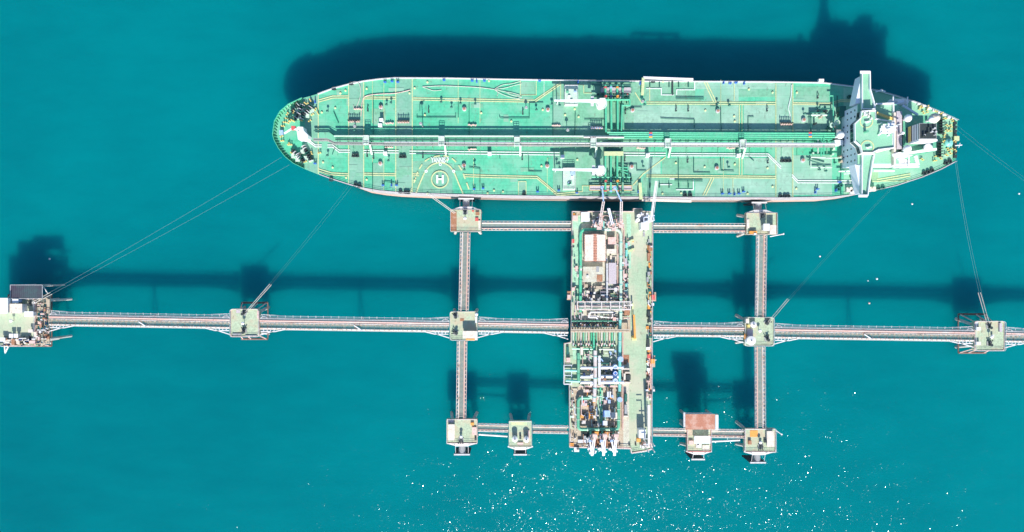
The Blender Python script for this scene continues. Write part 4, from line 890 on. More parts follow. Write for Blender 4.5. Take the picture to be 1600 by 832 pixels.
def fit_box(name, label, cat, r, h, mk_wall, mk_roof, z=ZJ, over=.25, doors=True, ridge=None, group=None, slope=0):
    a = P(r[0], r[1], z+h); b = P(r[2], r[3], z+h); x0, y1, x1, y0 = a.x, a.y, b.x, b.y
    t = thing(name, label, cat, ((x0+x1)/2, (y0+y1)/2, z), group)
    MB().box(x0+over, y0+over, z, x1-over, y1-over, z+h-.15-slope).build('wall', mk_wall, t)
    m_ = MB()
    if ridge == 'y':      # ridge runs up the picture
        xm = (x0+x1)/2
        for xa, xb in ((x0, xm), (x1, xm)):
            za, zb_ = z+h-.9, z+h
            m_.v += [(xa, y0, za), (xb, y0, zb_), (xb, y1, zb_), (xa, y1, za), (xa, y0, za-.12), (xb, y0, zb_-.12), (xb, y1, zb_-.12), (xa, y1, za-.12)]
            i = len(m_.v)-8; m_.f += [tuple(i+j for j in q) for q in ((0, 1, 2, 3), (7, 6, 5, 4), (0, 4, 5, 1), (1, 5, 6, 2), (2, 6, 7, 3), (3, 7, 4, 0))]
    else: m_.box(x0, y0, z+h-.15-slope+.002, x1, y1, z+h)
    rf = m_.build('roof', mk_roof, t)
    if ridge == 'y': MB().bar((xm, y0, z+h+.05), (xm, y1, z+h+.05), .5, .15).build('ridge_cap', 'roofr', rf)
    if doors:
        w_ = min(1.0, (x1-x0)*.3); MB().box((x0+x1)/2-w_/2, y0+over-.06, z+.1, (x0+x1)/2+w_/2, y0+over-.004, z+min(2.1, h-.4)).build('door', 'dgreen', t)
    return t

# ---- dolphins
GD = 'concrete dolphins of the jetty'
dolphin('far left large jetty platform with green deck, white buildings and a dark canopy', (-18, 467, 56, 541.5), None, dm='jet', chamf=2, name='jetty_platform', cat='platform', piles=[(-.9, -1), (0, -1), (.85, -1), (-.9, 1), (0, 1), (.85, 1)])
dolphin('square dolphin left of the middle of the left walkway, lines reaching up right', (360.5, 483, 405.5, 526.7))
dolphin('left crossing dolphin where the long walkway meets the left upright walkway', (703, 487, 746, 532), frame=False, edge='conc')
dolphin('left upper breasting dolphin with a fender against the tanker hull', (704, 328, 752, 362.5), ('N', 728, 6.2, 4.3), edge='rust', frame=False, chamf=1, name='breasting_dolphin')
dolphin('right upper breasting dolphin with a fender against the tanker hull', (1165, 333, 1213.5, 367), ('N', 1188, 6.2, 4.0), edge='rust', frame=False, chamf=1, name='breasting_dolphin')
dolphin('right crossing dolphin with two round white tanks', (1163, 496, 1208.7, 541), frame=False, edge='conc')
dolphin('far right square dolphin with two lines running up to the tanker stern', (1522, 502, 1569, 548.5))
dolphin('lower left breasting dolphin with a long pale roof and a dark fender', (698, 655, 746, 693), ('S', 721.5, 6.4, 4.6), edge='pink', frame=False, chamf=1, name='breasting_dolphin')
dolphin('small lower dolphin with two round white tanks and a dark fender', (795, 658, 831, 698.6), ('S', 813, 5.4, 3.2), edge='conc', frame=False, chamf=1, name='breasting_dolphin', cone=False)
dolphin('small lower dolphin with a pale blue shed beside the red roof', (1073, 668, 1111, 706), ('S', 1092, 5.4, 3.2), edge='red', frame=False, chamf=1, name='breasting_dolphin', cone=False)
dolphin('lower right breasting dolphin with a cream roof and a dark fender', (1163, 670, 1211.6, 706.5), ('S', 1186, 6.4, 4.4), edge='pink', frame=False, chamf=1, name='breasting_dolphin')
# patches of wear on dolphin decks
# hooks
for x, y, l, rz in ((49, 474, 'dark mooring hook holding both bow lines on the far left platform', -.9), (46, 528, 'dark mooring hook near the lower edge of the far left platform', 2),
   (382, 489, 'dark mooring hook holding the line on the dolphin in the left walkway', -.6), (382, 517, 'dark mooring hook without a line on the dolphin in the left walkway', 0),
   (712, 494, 'upper dark mooring hook on the left crossing dolphin', .3), (712, 520, 'lower dark mooring hook on the left crossing dolphin', 1.2),
   (727, 332, 'dark mooring hook behind the fender of the left upper breasting dolphin', .1), (1190, 337, 'dark mooring hook behind the fender of the right upper breasting dolphin', .1),
   (1198, 504, 'upper dark mooring hook with two lines on the right crossing dolphin', -.8), (1198, 529, 'lower dark mooring hook on the right crossing dolphin', .3),
   (1544, 510, 'dark mooring hook holding two lines on the far right dolphin', .2), (1545, 537, 'dark mooring hook without lines on the far right dolphin', 0),
   (720.5, 688, 'dark mooring hook by the fender of the lower left breasting dolphin', 3.1), (1188, 698, 'dark mooring hook by the fender of the lower right breasting dolphin', 3.1)):
    mooring_hook(x, y, l, rz)
for x, y, l in ((727, 342, 'small white beacon on the left upper breasting dolphin'), (721, 681, 'small white beacon on the lower left breasting dolphin'), (382, 505, 'small white beacon at the middle of the left walkway dolphin'),
   (1185, 516.5, 'small white beacon at the middle of the right crossing dolphin'), (1545, 526, 'small white beacon at the middle of the far right dolphin'), (1186, 690, 'small white beacon on the lower right breasting dolphin'), (22, 501, 'small white beacon on the green deck of the far left platform'), (745, 491, 'small white beacon on the upper right corner of the left crossing dolphin')):
    beacon(x, y, l)
# tanks
def tank(label, px, py, r, h):
    a = P(px, py, ZJ+h); t = thing('storage_tank', label, 'tank', (a.x, a.y, ZJ), 'round white tanks on the dolphins')
    MB().cyl(a.x, a.y, ZJ, ZJ+h, r, 24).build('shell', 'wclean', t, smooth=True); MB().lathe(a.x, a.y, [(r+.08, ZJ+h+.002), (r*.6, ZJ+h+.2), (.3, ZJ+h+.35)], 24).build('lid', 'white', t, smooth=True)
    MB().cyl(a.x, a.y, ZJ+h+.35, ZJ+h+.7, .22, 8).build('vent', 'dark', t); return t
tank('left of the two round white tanks on the small lower dolphin', 804.6, 687, 1.05, 2.6)
tank('right of the two round white tanks on the small lower dolphin', 822.5, 687.5, 1.05, 2.6)
tank('smaller upper round white tank on the right crossing dolphin', 1177.5, 507.5, 1.15, 1.6)
tank('larger lower round white tank on the right crossing dolphin', 1174, 532.7, 1.75, 2.8)
# sheds
fit_box('shed', 'flat white roofed shed on the left crossing dolphin', 'shed', (723, 517.5, 744, 529), 2.9, 'white', 'cream')
fit_box('shed', 'long pale roofed shed on the lower left breasting dolphin', 'shed', (700, 663.5, 710.5, 688.5), 1.9, 'white', 'cream')
fit_box('shed', 'long cream roofed shed on the lower right breasting dolphin', 'shed', (1198.6, 674, 1210, 698.6), 1.9, 'white', 'cream')
fit_box('shed', 'white cabin on the right upper breasting dolphin', 'shed', (1193, 350, 1202.5, 361), 3.4, 'white', 'wclean')
fit_box('shed', 'pinkish roofed cabin beside the white one on the right upper breasting dolphin', 'shed', (1203, 352, 1213, 366.5), 3.2, 'cream', 'cream')
fit_box('shed', 'pale blue grey shed on the small dolphin below the red roof', 'shed', (1085, 682, 1110, 693.6), 2.2, 'white', 'lav')
rt = fit_box('pump_house', 'rusty red roofed building on the lower walkway', 'building', (1071, 647.5, 1117, 671.5), 4.2, 'white', 'roofr', z=ZJ)
MB().box(P(1118, 649, 16.5).x, P(0, 672, 16.5).y, 15.8, P(1122.5, 0, 16.5).x, P(0, 649, 16.5).y, 16.5).build('roof_edge', 'wclean', rt)
MB().box(P(1068, 649, 16.5).x, P(0, 668, 16.5).y, 15.8, P(1070.9, 0, 16.5).x, P(0, 645, 16.5).y, 16.5).build('roof_edge', 'lgrey', rt)
pl = MB().pbox(1070, 648, 1122, 676, ZJ-1.2, ZJ-.01); tt = thing('building_platform', 'concrete base under the rusty red roofed building', 'platform', P(1095, 660, 0))
pl.build('deck', 'conc', tt)
for x, y in ((1075, 652), (1117, 652), (1075, 672), (1117, 672), (1096, 662)):
    a = P(x, y, ZJ); MB().tube([(a.x, a.y, ZJ-1.2), (a.x, a.y, -4)], .55, 10).build('pile', 'pile', tt)
fit_box('cabin', 'large white building at the left edge of the photo on the far left platform', 'building', (-16, 466, 12, 490), 4.5, 'white', 'wclean')
fit_box('cabin', 'white flat roofed cabin right of the large one on the far left platform', 'building', (15, 475, 34.5, 490), 3.5, 'white', 'cream')
fit_box('cabin', 'small white box shed directly under the dark canopy on the far left platform', 'shed', (19, 467.5, 28.5, 474), 2.6, 'lblue', 'wclean')
fit_box('cabin', 'low white shed near the walkway end on the far left platform', 'shed', (38, 487, 52, 495), 2.4, 'white', 'wclean')
fit_box('locker', 'left of the two joined white lockers on the far left platform', 'locker', (14, 522, 20.5, 528), 1.9, 'white', 'wclean', doors=False)
fit_box('locker', 'right of the two joined white lockers on the far left platform', 'locker', (21.5, 522, 28, 528), 1.9, 'white', 'wclean', doors=False)
fit_box('locker', 'white locker at the lower left edge of the far left platform', 'locker', (0, 528, 8, 534), 1.9, 'white', 'wclean', doors=False)
fit_box('locker', 'pale locker at the lower right of the green deck on the far left platform', 'locker', (44, 515, 51, 520), 1.7, 'white', 'cream', doors=False)
t = thing('canopy', 'dark flat canopy over the water on the far left platform', 'canopy', P(41, 456, 0))
MB().pbox(16.5, 445.6, 66.5, 466.5, 14.4, 14.7).build('roof', 'roofd', t)
m_ = MB()
a = P(16.5, 445.6, 14.7); b = P(66.5, 466.5, 14.7)
railing(m_, [(a.x, b.y), (a.x, a.y), (b.x, a.y), (b.x, b.y), (a.x, b.y)], 14.3, .5, 50, .15, 1).build('roof_edge_trim', 'lgrey', t)
for x in (18, 42, 65):
    p = P(x, 447, 14); MB().tube([(p.x, p.y, 14.4), (p.x, p.y, -4)], .35, 8).build('post', 'pile', t)
MB().bar(P(66, 446, 14), P(75, 459, 12), .35).bar(P(66.3, 447, 14), P(66.3, 460, 12), .3).build('bracket', 'lgrey', t)
# rusty lattice bay at the walkway end of the far left platform
t = thing('pipe_bay', 'rusty open framed pipe bay between the far left platform and the walkway', 'frame', P(66, 500, 0))
m_ = MB(); m2 = MB()
for x in (58, 63, 68, 73, 77):
    m_.bar(J(x, 466, -.3), J(x, 538, -.3), .35)
for y in range(467, 540, 7): m_.bar(J(56.5, y, -.3), J(77, y, -.3), .3)
m_.bar(J(77, 530, -.3), J(64, 541, -.3), .5)
m_.build('frame', 'tan', t)
MB().pbox(56.5, 470, 70, 487, ZJ-.9, ZJ-.55).pbox(57, 514, 77, 534, ZJ-.9, ZJ-.55).build('grating', 'grate', t)
for x, y in ((60, 470), (76, 470), (60, 534), (76, 530)):
    a = J(x, y); MB().tube([(a.x, a.y, ZJ-.6), (a.x+(.5 if x > 70 else 0)*3, a.y, -4)], .5, 10).build('pile', 'pile', t)
MB().pbox(73, 468, 77.5, 490, ZJ-.2, ZJ+.5).build('cable_tray', 'tan', t)
m_ = MB().bar(J(-8, 540, 1), J(13, 542, 1), .35).bar(J(13, 542, 1), J(8, 552, -3), .35).bar(J(8, 552, -3), J(7, 541, 0), .3)
o = m_.build('davit_frame', 'white', None, origin=J(8, 542)); tag(o, 'white triangular davit hanging off the lower edge of the far left platform', 'davit')
def clutter(label, cells, cat='equipment', name='deck_equipment', z=ZJ, group='equipment on the jetty decks'):
    c = P(cells[0][0], cells[0][1], z); t = thing(name, label, cat, c, group)
    for (x, y, wx, wy, hh, mk) in cells:
        a = P(x, y, z+hh); k = (H-z-hh)/F
        MB().box(a.x-wx*k/2, a.y-wy*k/2, z, a.x+wx*k/2, a.y+wy*k/2, z+hh).build('module', mk, t)
    return t
clutter('pink and dark machinery along the lower edge of the far left platform', [(12, 534, 8, 6, 1.2, 'cream'), (20, 535, 5, 9, 1.6, 'rust'), (28, 534, 5, 8, 1, 'cream'), (34, 537, 4, 4, .8, 'dark'), (50, 535, 9, 5, 1.2, 'pink'), (43, 532, 5, 5, 1.4, 'navy'), (55, 525, 4, 12, .8, 'cream')])
clutter('rust and red machinery on the left upper breasting dolphin', [(709, 346, 9, 30, .12, 'rust'), (746, 334, 6, 5, .7, 'rust'), (745, 343, 5, 5, .5, 'red'), (749, 352, 3, 14, .5, 'cream'), (739, 330, 3, 2, .8, 'red')])
clutter('orange boxes on the right upper breasting dolphin', [(1177, 364, 12, 5, 1.2, 'orange'), (1180, 366, 4, 3, 1.5, 'white'), (1169, 350, 4, 14, .3, 'cream')])
clutter('orange and white boxes by the right crossing dolphin tanks', [(1168, 502, 5, 7, 1.6, 'cream'), (1170, 510, 4, 4, 1.8, 'ywarm'), (1165, 526, 3, 8, 1.0, 'orange'), (1172, 520, 9, 12, .3, 'roofp')])
clutter('orange patch of gear on the lower right breasting dolphin', [(1178, 678, 12, 10, .1, 'orange'), (1172, 692, 5, 6, .9, 'rust'), (1196, 690, 4, 4, .8, 'dark')])
clutter('pink gear at the right edge of the lower left breasting dolphin', [(741, 674, 7, 12, .6, 'pink'), (738, 663, 5, 4, .8, 'orange'), (743, 686, 3, 4, 1, 'dark'), (704, 658, 9, 5, .3, 'roofp')])
clutter('pink pipes beside the tanks on the small lower dolphin', [(826, 680, 3, 14, .5, 'pink'), (813, 694, 9, 4, .6, 'pink'), (811, 662, 24, 5, .15, 'yel'), (813, 684, 3, 5, 1, 'dark')])
clutter('pink and white winch gear on the dolphin below the red roof', [(1092, 696, 8, 8, 1.2, 'white'), (1080, 692, 7, 6, .8, 'pink'), (1103, 700, 11, 8, .6, 'cream'), (1091, 694, 3, 3, 1.6, 'dark'), (1078, 675, 8, 12, .4, 'tan')])
clutter('red and white edge boxes on the far right dolphin', [(1529, 514, 7, 5, 1.2, 'white'), (1529, 537, 7, 5, 1.2, 'white'), (1564, 512, 4, 14, .9, 'roofp'), (1552, 525, 3, 3, 1, 'white'), (1526, 506, 5, 6, .2, 'lgrey')])
clutter('dark box and rusty edge on the left walkway dolphin', [(372, 487, 6, 5, .15, 'roofp'), (403, 492, 3, 12, .9, 'pink'), (370, 523, 14, 3, .3, 'grey'), (392, 525, 18, 2, .3, 'grey')])
clutter('white posts and orange gear on the left crossing dolphin', [(744, 500, 3, 10, 1.5, 'white'), (735, 531, 14, 3, .8, 'orange'), (744, 525, 4, 14, 1.2, 'white'), (722, 500, 6, 4, .1, 'rust')])

# ---- trestle walkways
def trestle(label, A, B, width, kind='road', z=ZJ-.3, supports=(), bulge=()):
    a = P(A[0], A[1], z); b = P(B[0], B[1], z); d = (b-a); L_ = d.length; d = d/L_; n_ = Vector((-d.y, d.x, 0))
    if n_.y < 0 or (abs(n_.y) < .3 and n_.x < 0): n_ = -n_
    t = thing('jetty_walkway', label, 'walkway', (a+b)/2*1.0, 'trestle walkways of the jetty'); t.location.z = 0
    def ln(m_, off, w_, h_, dz, g=0.0): p = a+n_*off+Vector((0, 0, dz))+d*g; q = b+n_*off+Vector((0, 0, dz))-d*g; m_.bar(p, q, w_, h_)
    hw = width/2
    if kind == 'main':
        m_ = MB(); k = .3
        while k < L_-.3: q = a+d*k-n_*.65; m_.bar(q-d*.13, q+d*.13, 1.15, .1); k += .5
        m_.build('walking_deck', 'grate', t)
        for off, r_, mk, dz in ((1.55, .42, 'pipep', .35), (.72, .2, 'pipew', .25), (2.35, .2, 'lgrey', .2), (-1.55, .28, 'pipew', .25)):
            p = a+n_*off+Vector((0, 0, dz)); q = b+n_*off+Vector((0, 0, dz)); MB().tube([p, q], r_, 8).build('pipe', mk, t, smooth=True)
        m_ = MB()
        for off in (-1.95, .1, 1.1, 2.75): ln(m_, off, .22, .4, -.3, .1)
        m_.build('girder', 'cream', t)
        m_ = MB(); k = 1.2
        while k < L_: q = a+d*k; m_.bar(q+n_*.0+Vector((0, 0, .3)), q+n_*.42+Vector((0, 0, .3)), .8, .12).bar(q+n_*-1.85+Vector((0, 0, .5)), q+n_*-1.2+Vector((0, 0, .5)), .3, .12); k += 1.9
        m_.build('pipe_ties', 'tan', t)
        rails = ((-2.1, 'white'), (.25, 'tan'), (2.9, 'grey'))
    else:
        m_ = MB(); k = .3
        while k < L_-.3: q = a+d*k; m_.bar(q-d*.17, q+d*.17, width*.34, .1); k += .5
        m_.build('walking_deck', 'grate', t)
        for sg in (-1, 1):
            off = sg*hw*.55; p = a+n_*off+Vector((0, 0, .2)); q = b+n_*off+Vector((0, 0, .2)); MB().tube([p, q], .18 if width < 4 else .26, 8).build('pipe', 'pipew' if sg > 0 else 'pipep', t, smooth=True)
        m_ = MB()
        for sg in (-1, 1): ln(m_, sg*hw*.93, .2, .5, -.3, .1)
        m_.build('girder', 'pipew', t)
        m_ = MB(); k = .9
        while k < L_:
            q = a+d*k+Vector((0, 0, .12))
            for sg in (-1, 1): m_.bar(q+n_*sg*hw*.36, q+n_*sg*hw*.9, .5, .1)
            k += 1.6
        m_.build('grating_ties', 'tan', t)
        for sg in (-1, 1): m_ = MB(); ln(m_, sg*hw*.42, .3, .12, .05, .05); m_.build('cable_tray', 'tan', t)
        rails = ((-hw*.93, 'white'), (hw*.93, 'white'))
    hw2 = 2.85 if kind == 'main' else hw*.93
    m_ = MB(); k = .8; i = 0
    lo = -2.0 if kind == 'main' else -hw2
    while k < L_-.5:
        p = a+d*k; m_.bar(p+n_*lo+Vector((0, 0, -.25)), p+n_*hw2+Vector((0, 0, -.25)), .22, .25)
        if k+3 < L_: m_.bar(p+n_*(lo if i % 2 else hw2)+Vector((0, 0, -.55)), p+d*3+n_*(hw2 if i % 2 else lo)+Vector((0, 0, -.55)), .14)
        k += 3; i += 1
    m_.build('cross_bracing', 'rust' if kind != 'main' else 'roofp', t)
    for off, mk in rails:
        m_ = MB(); k = 0
        for hh in (.55, 1.1): m_.bar(a+n_*off+Vector((0, 0, hh)), b+n_*off+Vector((0, 0, hh)), .07)
        while k <= L_: p = a+d*k+n_*off; m_.bar(p, p+Vector((0, 0, 1.1)), .1); k += 2.2
        m_.build('railing', mk, t)
    if kind == 'main':   # outer cable ladder with little brackets on the upper side
        m_ = MB(); p = a+n_*3.45+Vector((0, 0, .2)); q = b+n_*3.45+Vector((0, 0, .2)); m_.bar(p, q, .12)
        k = 1
        while k < L_: r_ = a+d*k; m_.bar(r_+n_*2.8+Vector((0, 0, .1)), r_+n_*3.75+Vector((0, 0, .35)), .16); k += 3.1
        m_.build('cable_ladder', 'lgrey', t)
    for s_ in supports:
        c = a.lerp(b, s_)
        for sg in (-1, 1): MB().tube([c+n_*sg*1.3+Vector((0, 0, -.6)), Vector((c.x+sg*.3*d.x*4, c.y+sg*2.6, -4))], .3, 8).build('pile', 'pile', t)
        MB().bar(c-n_*1.9+Vector((0, 0, -.8)), c+n_*2.2+Vector((0, 0, -.8)), .5, .5).build('pier_cap', 'rust', t)
        if kind == 'main': MB().bar(c+n_*.2+d*-.2+Vector((0, 0, .6)), c-n_*1.8+d*3+Vector((0, 0, .6)), .35).build('pipe_bend', 'wclean', t)
    for e_, sg in bulge:     # haunch girders and expansion pipe loops near a dolphin, below the road
        c = a if e_ == 0 else b; dd = d if e_ == 0 else -d
        m_ = MB(); m_.bar(c+dd*10-n_*2.0, c+dd*6-n_*2.9, .35, .4); m_.bar(c+dd*6-n_*2.9, c+dd*.3-n_*2.9, .35, .4); m_.bar(c+dd*5-n_*2.9, c-n_*4.4, .35, .4)
        m_.bar(c+dd*10+n_*3.5, c+dd*.3+n_*4.0, .2); m_.build('haunch_frame', 'white', t)
        m_ = MB()
        for kk in range(4): m_.bar(c+dd*(1.5+kk*1.4)-n_*2.0, c+dd*(1.5+kk*1.4)-n_*3.1, .25)
        m_.build('haunch_ties', 'lav', t)
        MB().tube([c+dd*3+n_*2.4+Vector((0, 0, .2)), c+dd*2.2+n_*3.2+Vector((0, 0, .2)), c+dd*1+n_*3.2+Vector((0, 0, .2)), c+dd*.2+n_*2.4+Vector((0, 0, .2))], .2, 6).build('expansion_loop', 'lgrey', t)
    return t
trestle('long walkway leaving the far left platform', (77.5, 501, 0), (359.5, 506, 0), 5, 'main', supports=(.5,), bulge=((0, 1), (1, 1)))
trestle('walkway between the left walkway dolphin and the left crossing dolphin', (406.5, 507), (702, 511.5), 5, 'main', supports=(.5,), bulge=((0, 1), (1, 1)))
trestle('short main walkway from the left crossing dolphin to the loading platform', (747, 511), (888, 513.5), 5, 'main', bulge=((0, 1), (1, 1)))
trestle('short main walkway from the loading platform to the right crossing dolphin', (1020.5, 517.5), (1162, 519), 5, 'main', bulge=((0, 1), (1, 1)))
trestle('long walkway between the right crossing dolphin and the far right dolphin', (1210, 521), (1521, 526), 5, 'main', supports=(.45,), bulge=((0, 1), (1, 1)))
trestle('walkway leaving the photo right of the far right dolphin', (1570, 527), (1680, 529), 5, 'main', bulge=((0, 1),))
trestle('upright walkway joining the left upper breasting dolphin and left crossing dolphin', (727, 363.5), (724.5, 486), 4.2)
trestle('upright walkway below the left crossing dolphin', (722, 533), (720.5, 654), 4.2)
trestle('upright walkway joining the right upper breasting dolphin and right crossing dolphin', (1189.5, 368), (1187.5, 495), 4.2)
trestle('upright walkway below the right crossing dolphin', (1187, 542), (1187.5, 669), 4.2)
trestle('upper walkway from the left upper breasting dolphin to the loading platform', (753, 353), (892, 353.5), 4.0)
trestle('upper walkway from the loading platform to the right upper breasting dolphin', (1021, 356.5), (1164, 357), 4.0)
trestle('lower walkway from the lower left breasting dolphin to the small tank dolphin', (747, 668), (794, 669), 3.3)
trestle('lower walkway from the small tank dolphin to the loading platform', (832, 670.5), (888, 671.5), 3.3)
trestle('lower walkway from the loading platform to the red roofed building', (1020, 675), (1072, 676), 3.3)
trestle('lower walkway from the red roofed building to the lower right breasting dolphin', (1106, 677), (1162, 678), 3.5)
for (A, B, lb) in (((748, 679), (793, 682), 'thin white pipe below the lower left walkway'), ((1112, 690), (1156, 688), 'thin pale pipe below the lower right walkway')):
    tag(MB().tube([J(*A, -2), J(*B, -2)], .38, 8).build('strut_pipe', 'white', None, origin=J(*A, -2)), lb, 'pipe')
# outrigger booms and legs hanging off the dolphins
for (A, B, r_, mk, lb) in (((1203, 370), (1224, 366), .2, 'white', 'thin white boom sticking out right of the right upper breasting dolphin'), ((1210, 671), (1221, 679), .15, 'white', 'thin white boom at the right of the lower right breasting dolphin')):
    tag(MB().tube([J(*A, 0), J(*B, 0)], r_, 6).cyl(J(*B).x, J(*B).y, ZJ-.2, ZJ+.3, .35, 8).build('boom', mk, None, origin=J(*A)), lb, 'boom')

# ------------------------------------------------------------ loading platform
pf = thing('loading_platform', 'big central loading platform with green pipes and equipment', 'platform', P(955, 515, 0))
pp = [(893.4, 330.4), (989, 330.4), (989, 326), (1003, 326), (1003, 330.4), (1020, 330.4), (1019.5, 520), (1018.5, 702), (1009, 705.5), (986, 708.5), (985, 701.5), (889.5, 699), (889, 600), (880.8, 600), (881, 537), (891.5, 535)]
pq = [tuple(J(*p))[:2] for p in pp]
MB().prism(pq, ZJ-1.8, ZJ).build('deck', 'jet', pf)
def jz(name, mk, r, dz): MB().pbox(*r, ZJ+.002, ZJ+dz, ZJ).build(name, mk, pf)
jz('deck_area', 'jet2', (895, 334, 907, 470), .03); jz('deck_area', 'conc', (909, 350, 976, 500), .04); jz('deck_area', 'tan', (892, 500, 985, 520), .05); jz('deck_area', 'conc', (908, 411, 946, 446), .08)
jz('deck_area', 'jet2', (895, 545, 930, 562), .06); jz('deck_area', 'tan', (892, 605, 975, 699), .03); jz('deck_area', 'jet2', (933, 605, 942, 662), .06); jz('deck_area', 'rust', (928, 686, 958, 697), .05); jz('deck_area', 'conc', (974, 560, 983, 700), .045); jz('deck_area', 'rust', (974, 555, 983, 567), .08)
jz('deck_area', 'jet2', (979, 335, 986, 420), .05)
jz('deck_edge_strip', 'pink', (1013.5, 540, 1018, 625), .06)
kb = [(x, y) for x, y in pq]
ki = []
for k, p in enumerate(kb):
    a, b, c2 = Vector(kb[k-1]), Vector(p), Vector(kb[(k+1) % len(kb)])
    d1 = (b-a).normalized(); d2 = (c2-b).normalized(); n1 = Vector((d1.y, -d1.x)); n2 = Vector((d2.y, -d2.x)); nn = (n1+n2); nn = nn/max(.5, nn.length)*1.0
    ki.append(tuple(b+nn*.45))
wallstrip(MB(), kb, ki, ZJ+.1, ZJ+.32, True).build('kerb', 'pink', pf)
mid_ = [((a[0]+b[0])/2, (a[1]+b[1])/2) for a, b in zip(kb, ki)]
railing(MB(), mid_+[mid_[0]], ZJ+.32, 1.0, 2.2, .08).build('railing', 'white', pf)
for x in (900, 930, 960, 990, 1013):
    for y in range(336, 705, 40):
        a = J(x, y); MB().tube([(a.x, a.y, ZJ-1.8), (a.x, a.y, -4)], .55, 10).build('pile', 'pile', pf)
for (r, mk) in (((880, 452), 'x'),): pass
for (r, lb) in (((886, 455, 893, 469), 'left'), ((1018.8, 457, 1025, 471), 'right'), ((1018.5, 556, 1023.5, 574), 'right')):
    MB().pbox(*r, ZJ-.3, ZJ-.02).build('side_outrigger', 'tan', pf)
def jpipe(name, label, l, h, r, mk, cat='pipe', fl=None, sup=True, n=12, group='large pipes on the loading platform'):
    pts = [J(x, y, h) for x, y in l]; t = thing(name, label, cat, (pts[0].x, pts[0].y, ZJ), group)
    MB().tube(pts, r, n).build('pipe_run', mk, t, smooth=True)
    s_ = MB(); f_ = MB(); any_ = False
    for k in range(len(pts)-1):
        L_ = (pts[k+1]-pts[k]).length
        if L_ > 5:
            m_ = int(L_/6)+1
            for j in range(m_):
                q = pts[k].lerp(pts[k+1], (j+.5)/m_); d = (pts[k+1]-pts[k]).normalized()
                f_.tube([q-d*.12, q+d*.12], r*1.22, n); s_.bar((q.x, q.y, ZJ), (q.x, q.y, q.z-r*.6), .3); any_ = True
    if any_:
        f_.build('flange', fl or mk, t)
        s_.build('support', 'grey', t)
    return t
def bend(l, rad=5):     # round the corners of a pixel polyline
    out = [l[0]]
    for k in range(1, len(l)-1):
        a, b, c = Vector(l[k-1]), Vector(l[k]), Vector(l[k+1]); ra = min(rad, (b-a).length*.45, (c-b).length*.45)
        p = b+(a-b).normalized()*ra; q = b+(c-b).normalized()*ra
        for j in range(5):
            t = j/4; w_ = p*(1-t)**2+b*2*t*(1-t)+q*t*t; out.append((w_.x, w_.y))
    out.append(l[-1]); return out
jpipe('cargo_pipe', 'large green pipe down the left side of the platform past the red and white roof', bend([(907, 488), (907, 359), (938, 359)], 9), 1.6, .62, 'green')
jpipe('cargo_pipe', 'large teal pipe curving over the top and down the right of the equipment', bend([(938.8, 359), (970, 359), (970, 500)], 9), 1.6, .62, 'pgreen', fl='teal')
jpipe('cargo_pipe', 'large pale pipe running down beside the tan walkway to the blue valves', [(969, 500), (968.5, 545), (968, 612)], 1.7, .62, 'teal', fl='pgreen')
jpipe('cargo_pipe', 'large green pipe loop behind the lower loading arms', bend([(921, 622), (903.5, 622), (903.5, 671), (966.5, 671), (966.5, 614)], 6), 1.5, .66, 'mgreen', fl='pgreen')
jpipe('cargo_pipe', 'thick white upright pipe in the middle of the meter pipes', [(930, 548), (930, 600), (928, 628)], 2.6, .75, 'pipew', fl='teal')
jpipe('cargo_pipe', 'thinner white upright pipe right of the thick one in the meter pipes', [(936.5, 556), (936.5, 602)], 2.2, .55, 'wclean')
jpipe('cargo_pipe', 'green upright pipe left of the white meter pipes', [(904, 552), (904, 596)], 1.6, .62, 'mgreen')
jpipe('cargo_pipe', 'upper of the two short teal pipes sticking out left of the platform', [(882.5, 579), (903, 579.5)], 1.2, .5, 'teal')
jpipe('cargo_pipe', 'lower of the two short teal pipes sticking out left of the platform', [(884, 595), (906, 596)], 1.2, .5, 'teal')
jpipe('cargo_pipe', 'slim pink pipe right of the large pipe in the upper half of the platform', [(965, 366), (965, 470)], .8, .22, 'pipep')
jpipe('cargo_pipe', 'slim purple grey pipe at the outer edge of the large upper right pipe', bend([(962, 352), (975, 356), (975, 480)], 8), 1.0, .25, 'pipep')
jpipe('cargo_pipe', 'white upright pipe between the concrete yard and the purple roof', [(948.5, 412), (948.5, 470)], 2.4, .4, 'lgrey')
jpipe('cargo_pipe', 'white zigzag pipe under the pipe rack', bend([(934, 500), (932, 496), (919, 496), (922, 488), (958, 488)], 3), 1.6, .35, 'wclean')
jpipe('cargo_pipe', 'lower white pipe under the pipe rack', bend([(957, 491), (957, 497), (926, 494)], 3), 1.3, .3, 'pipew')
jpipe('cargo_pipe', 'faded pink pipe along the right of the lower equipment', [(973, 520), (973, 672)], .7, .28, 'pipep')
jpipe('cargo_pipe', 'green pipe down the middle between the rows of slim manifold pipes', [(927.5, 520), (928, 548)], 2.0, .45, 'green')
jpipe('cargo_pipe', 'curved green pipe from the thick white pipe to the lower yard', bend([(938, 605), (939, 640), (940, 660)], 4), .9, .3, 'green')
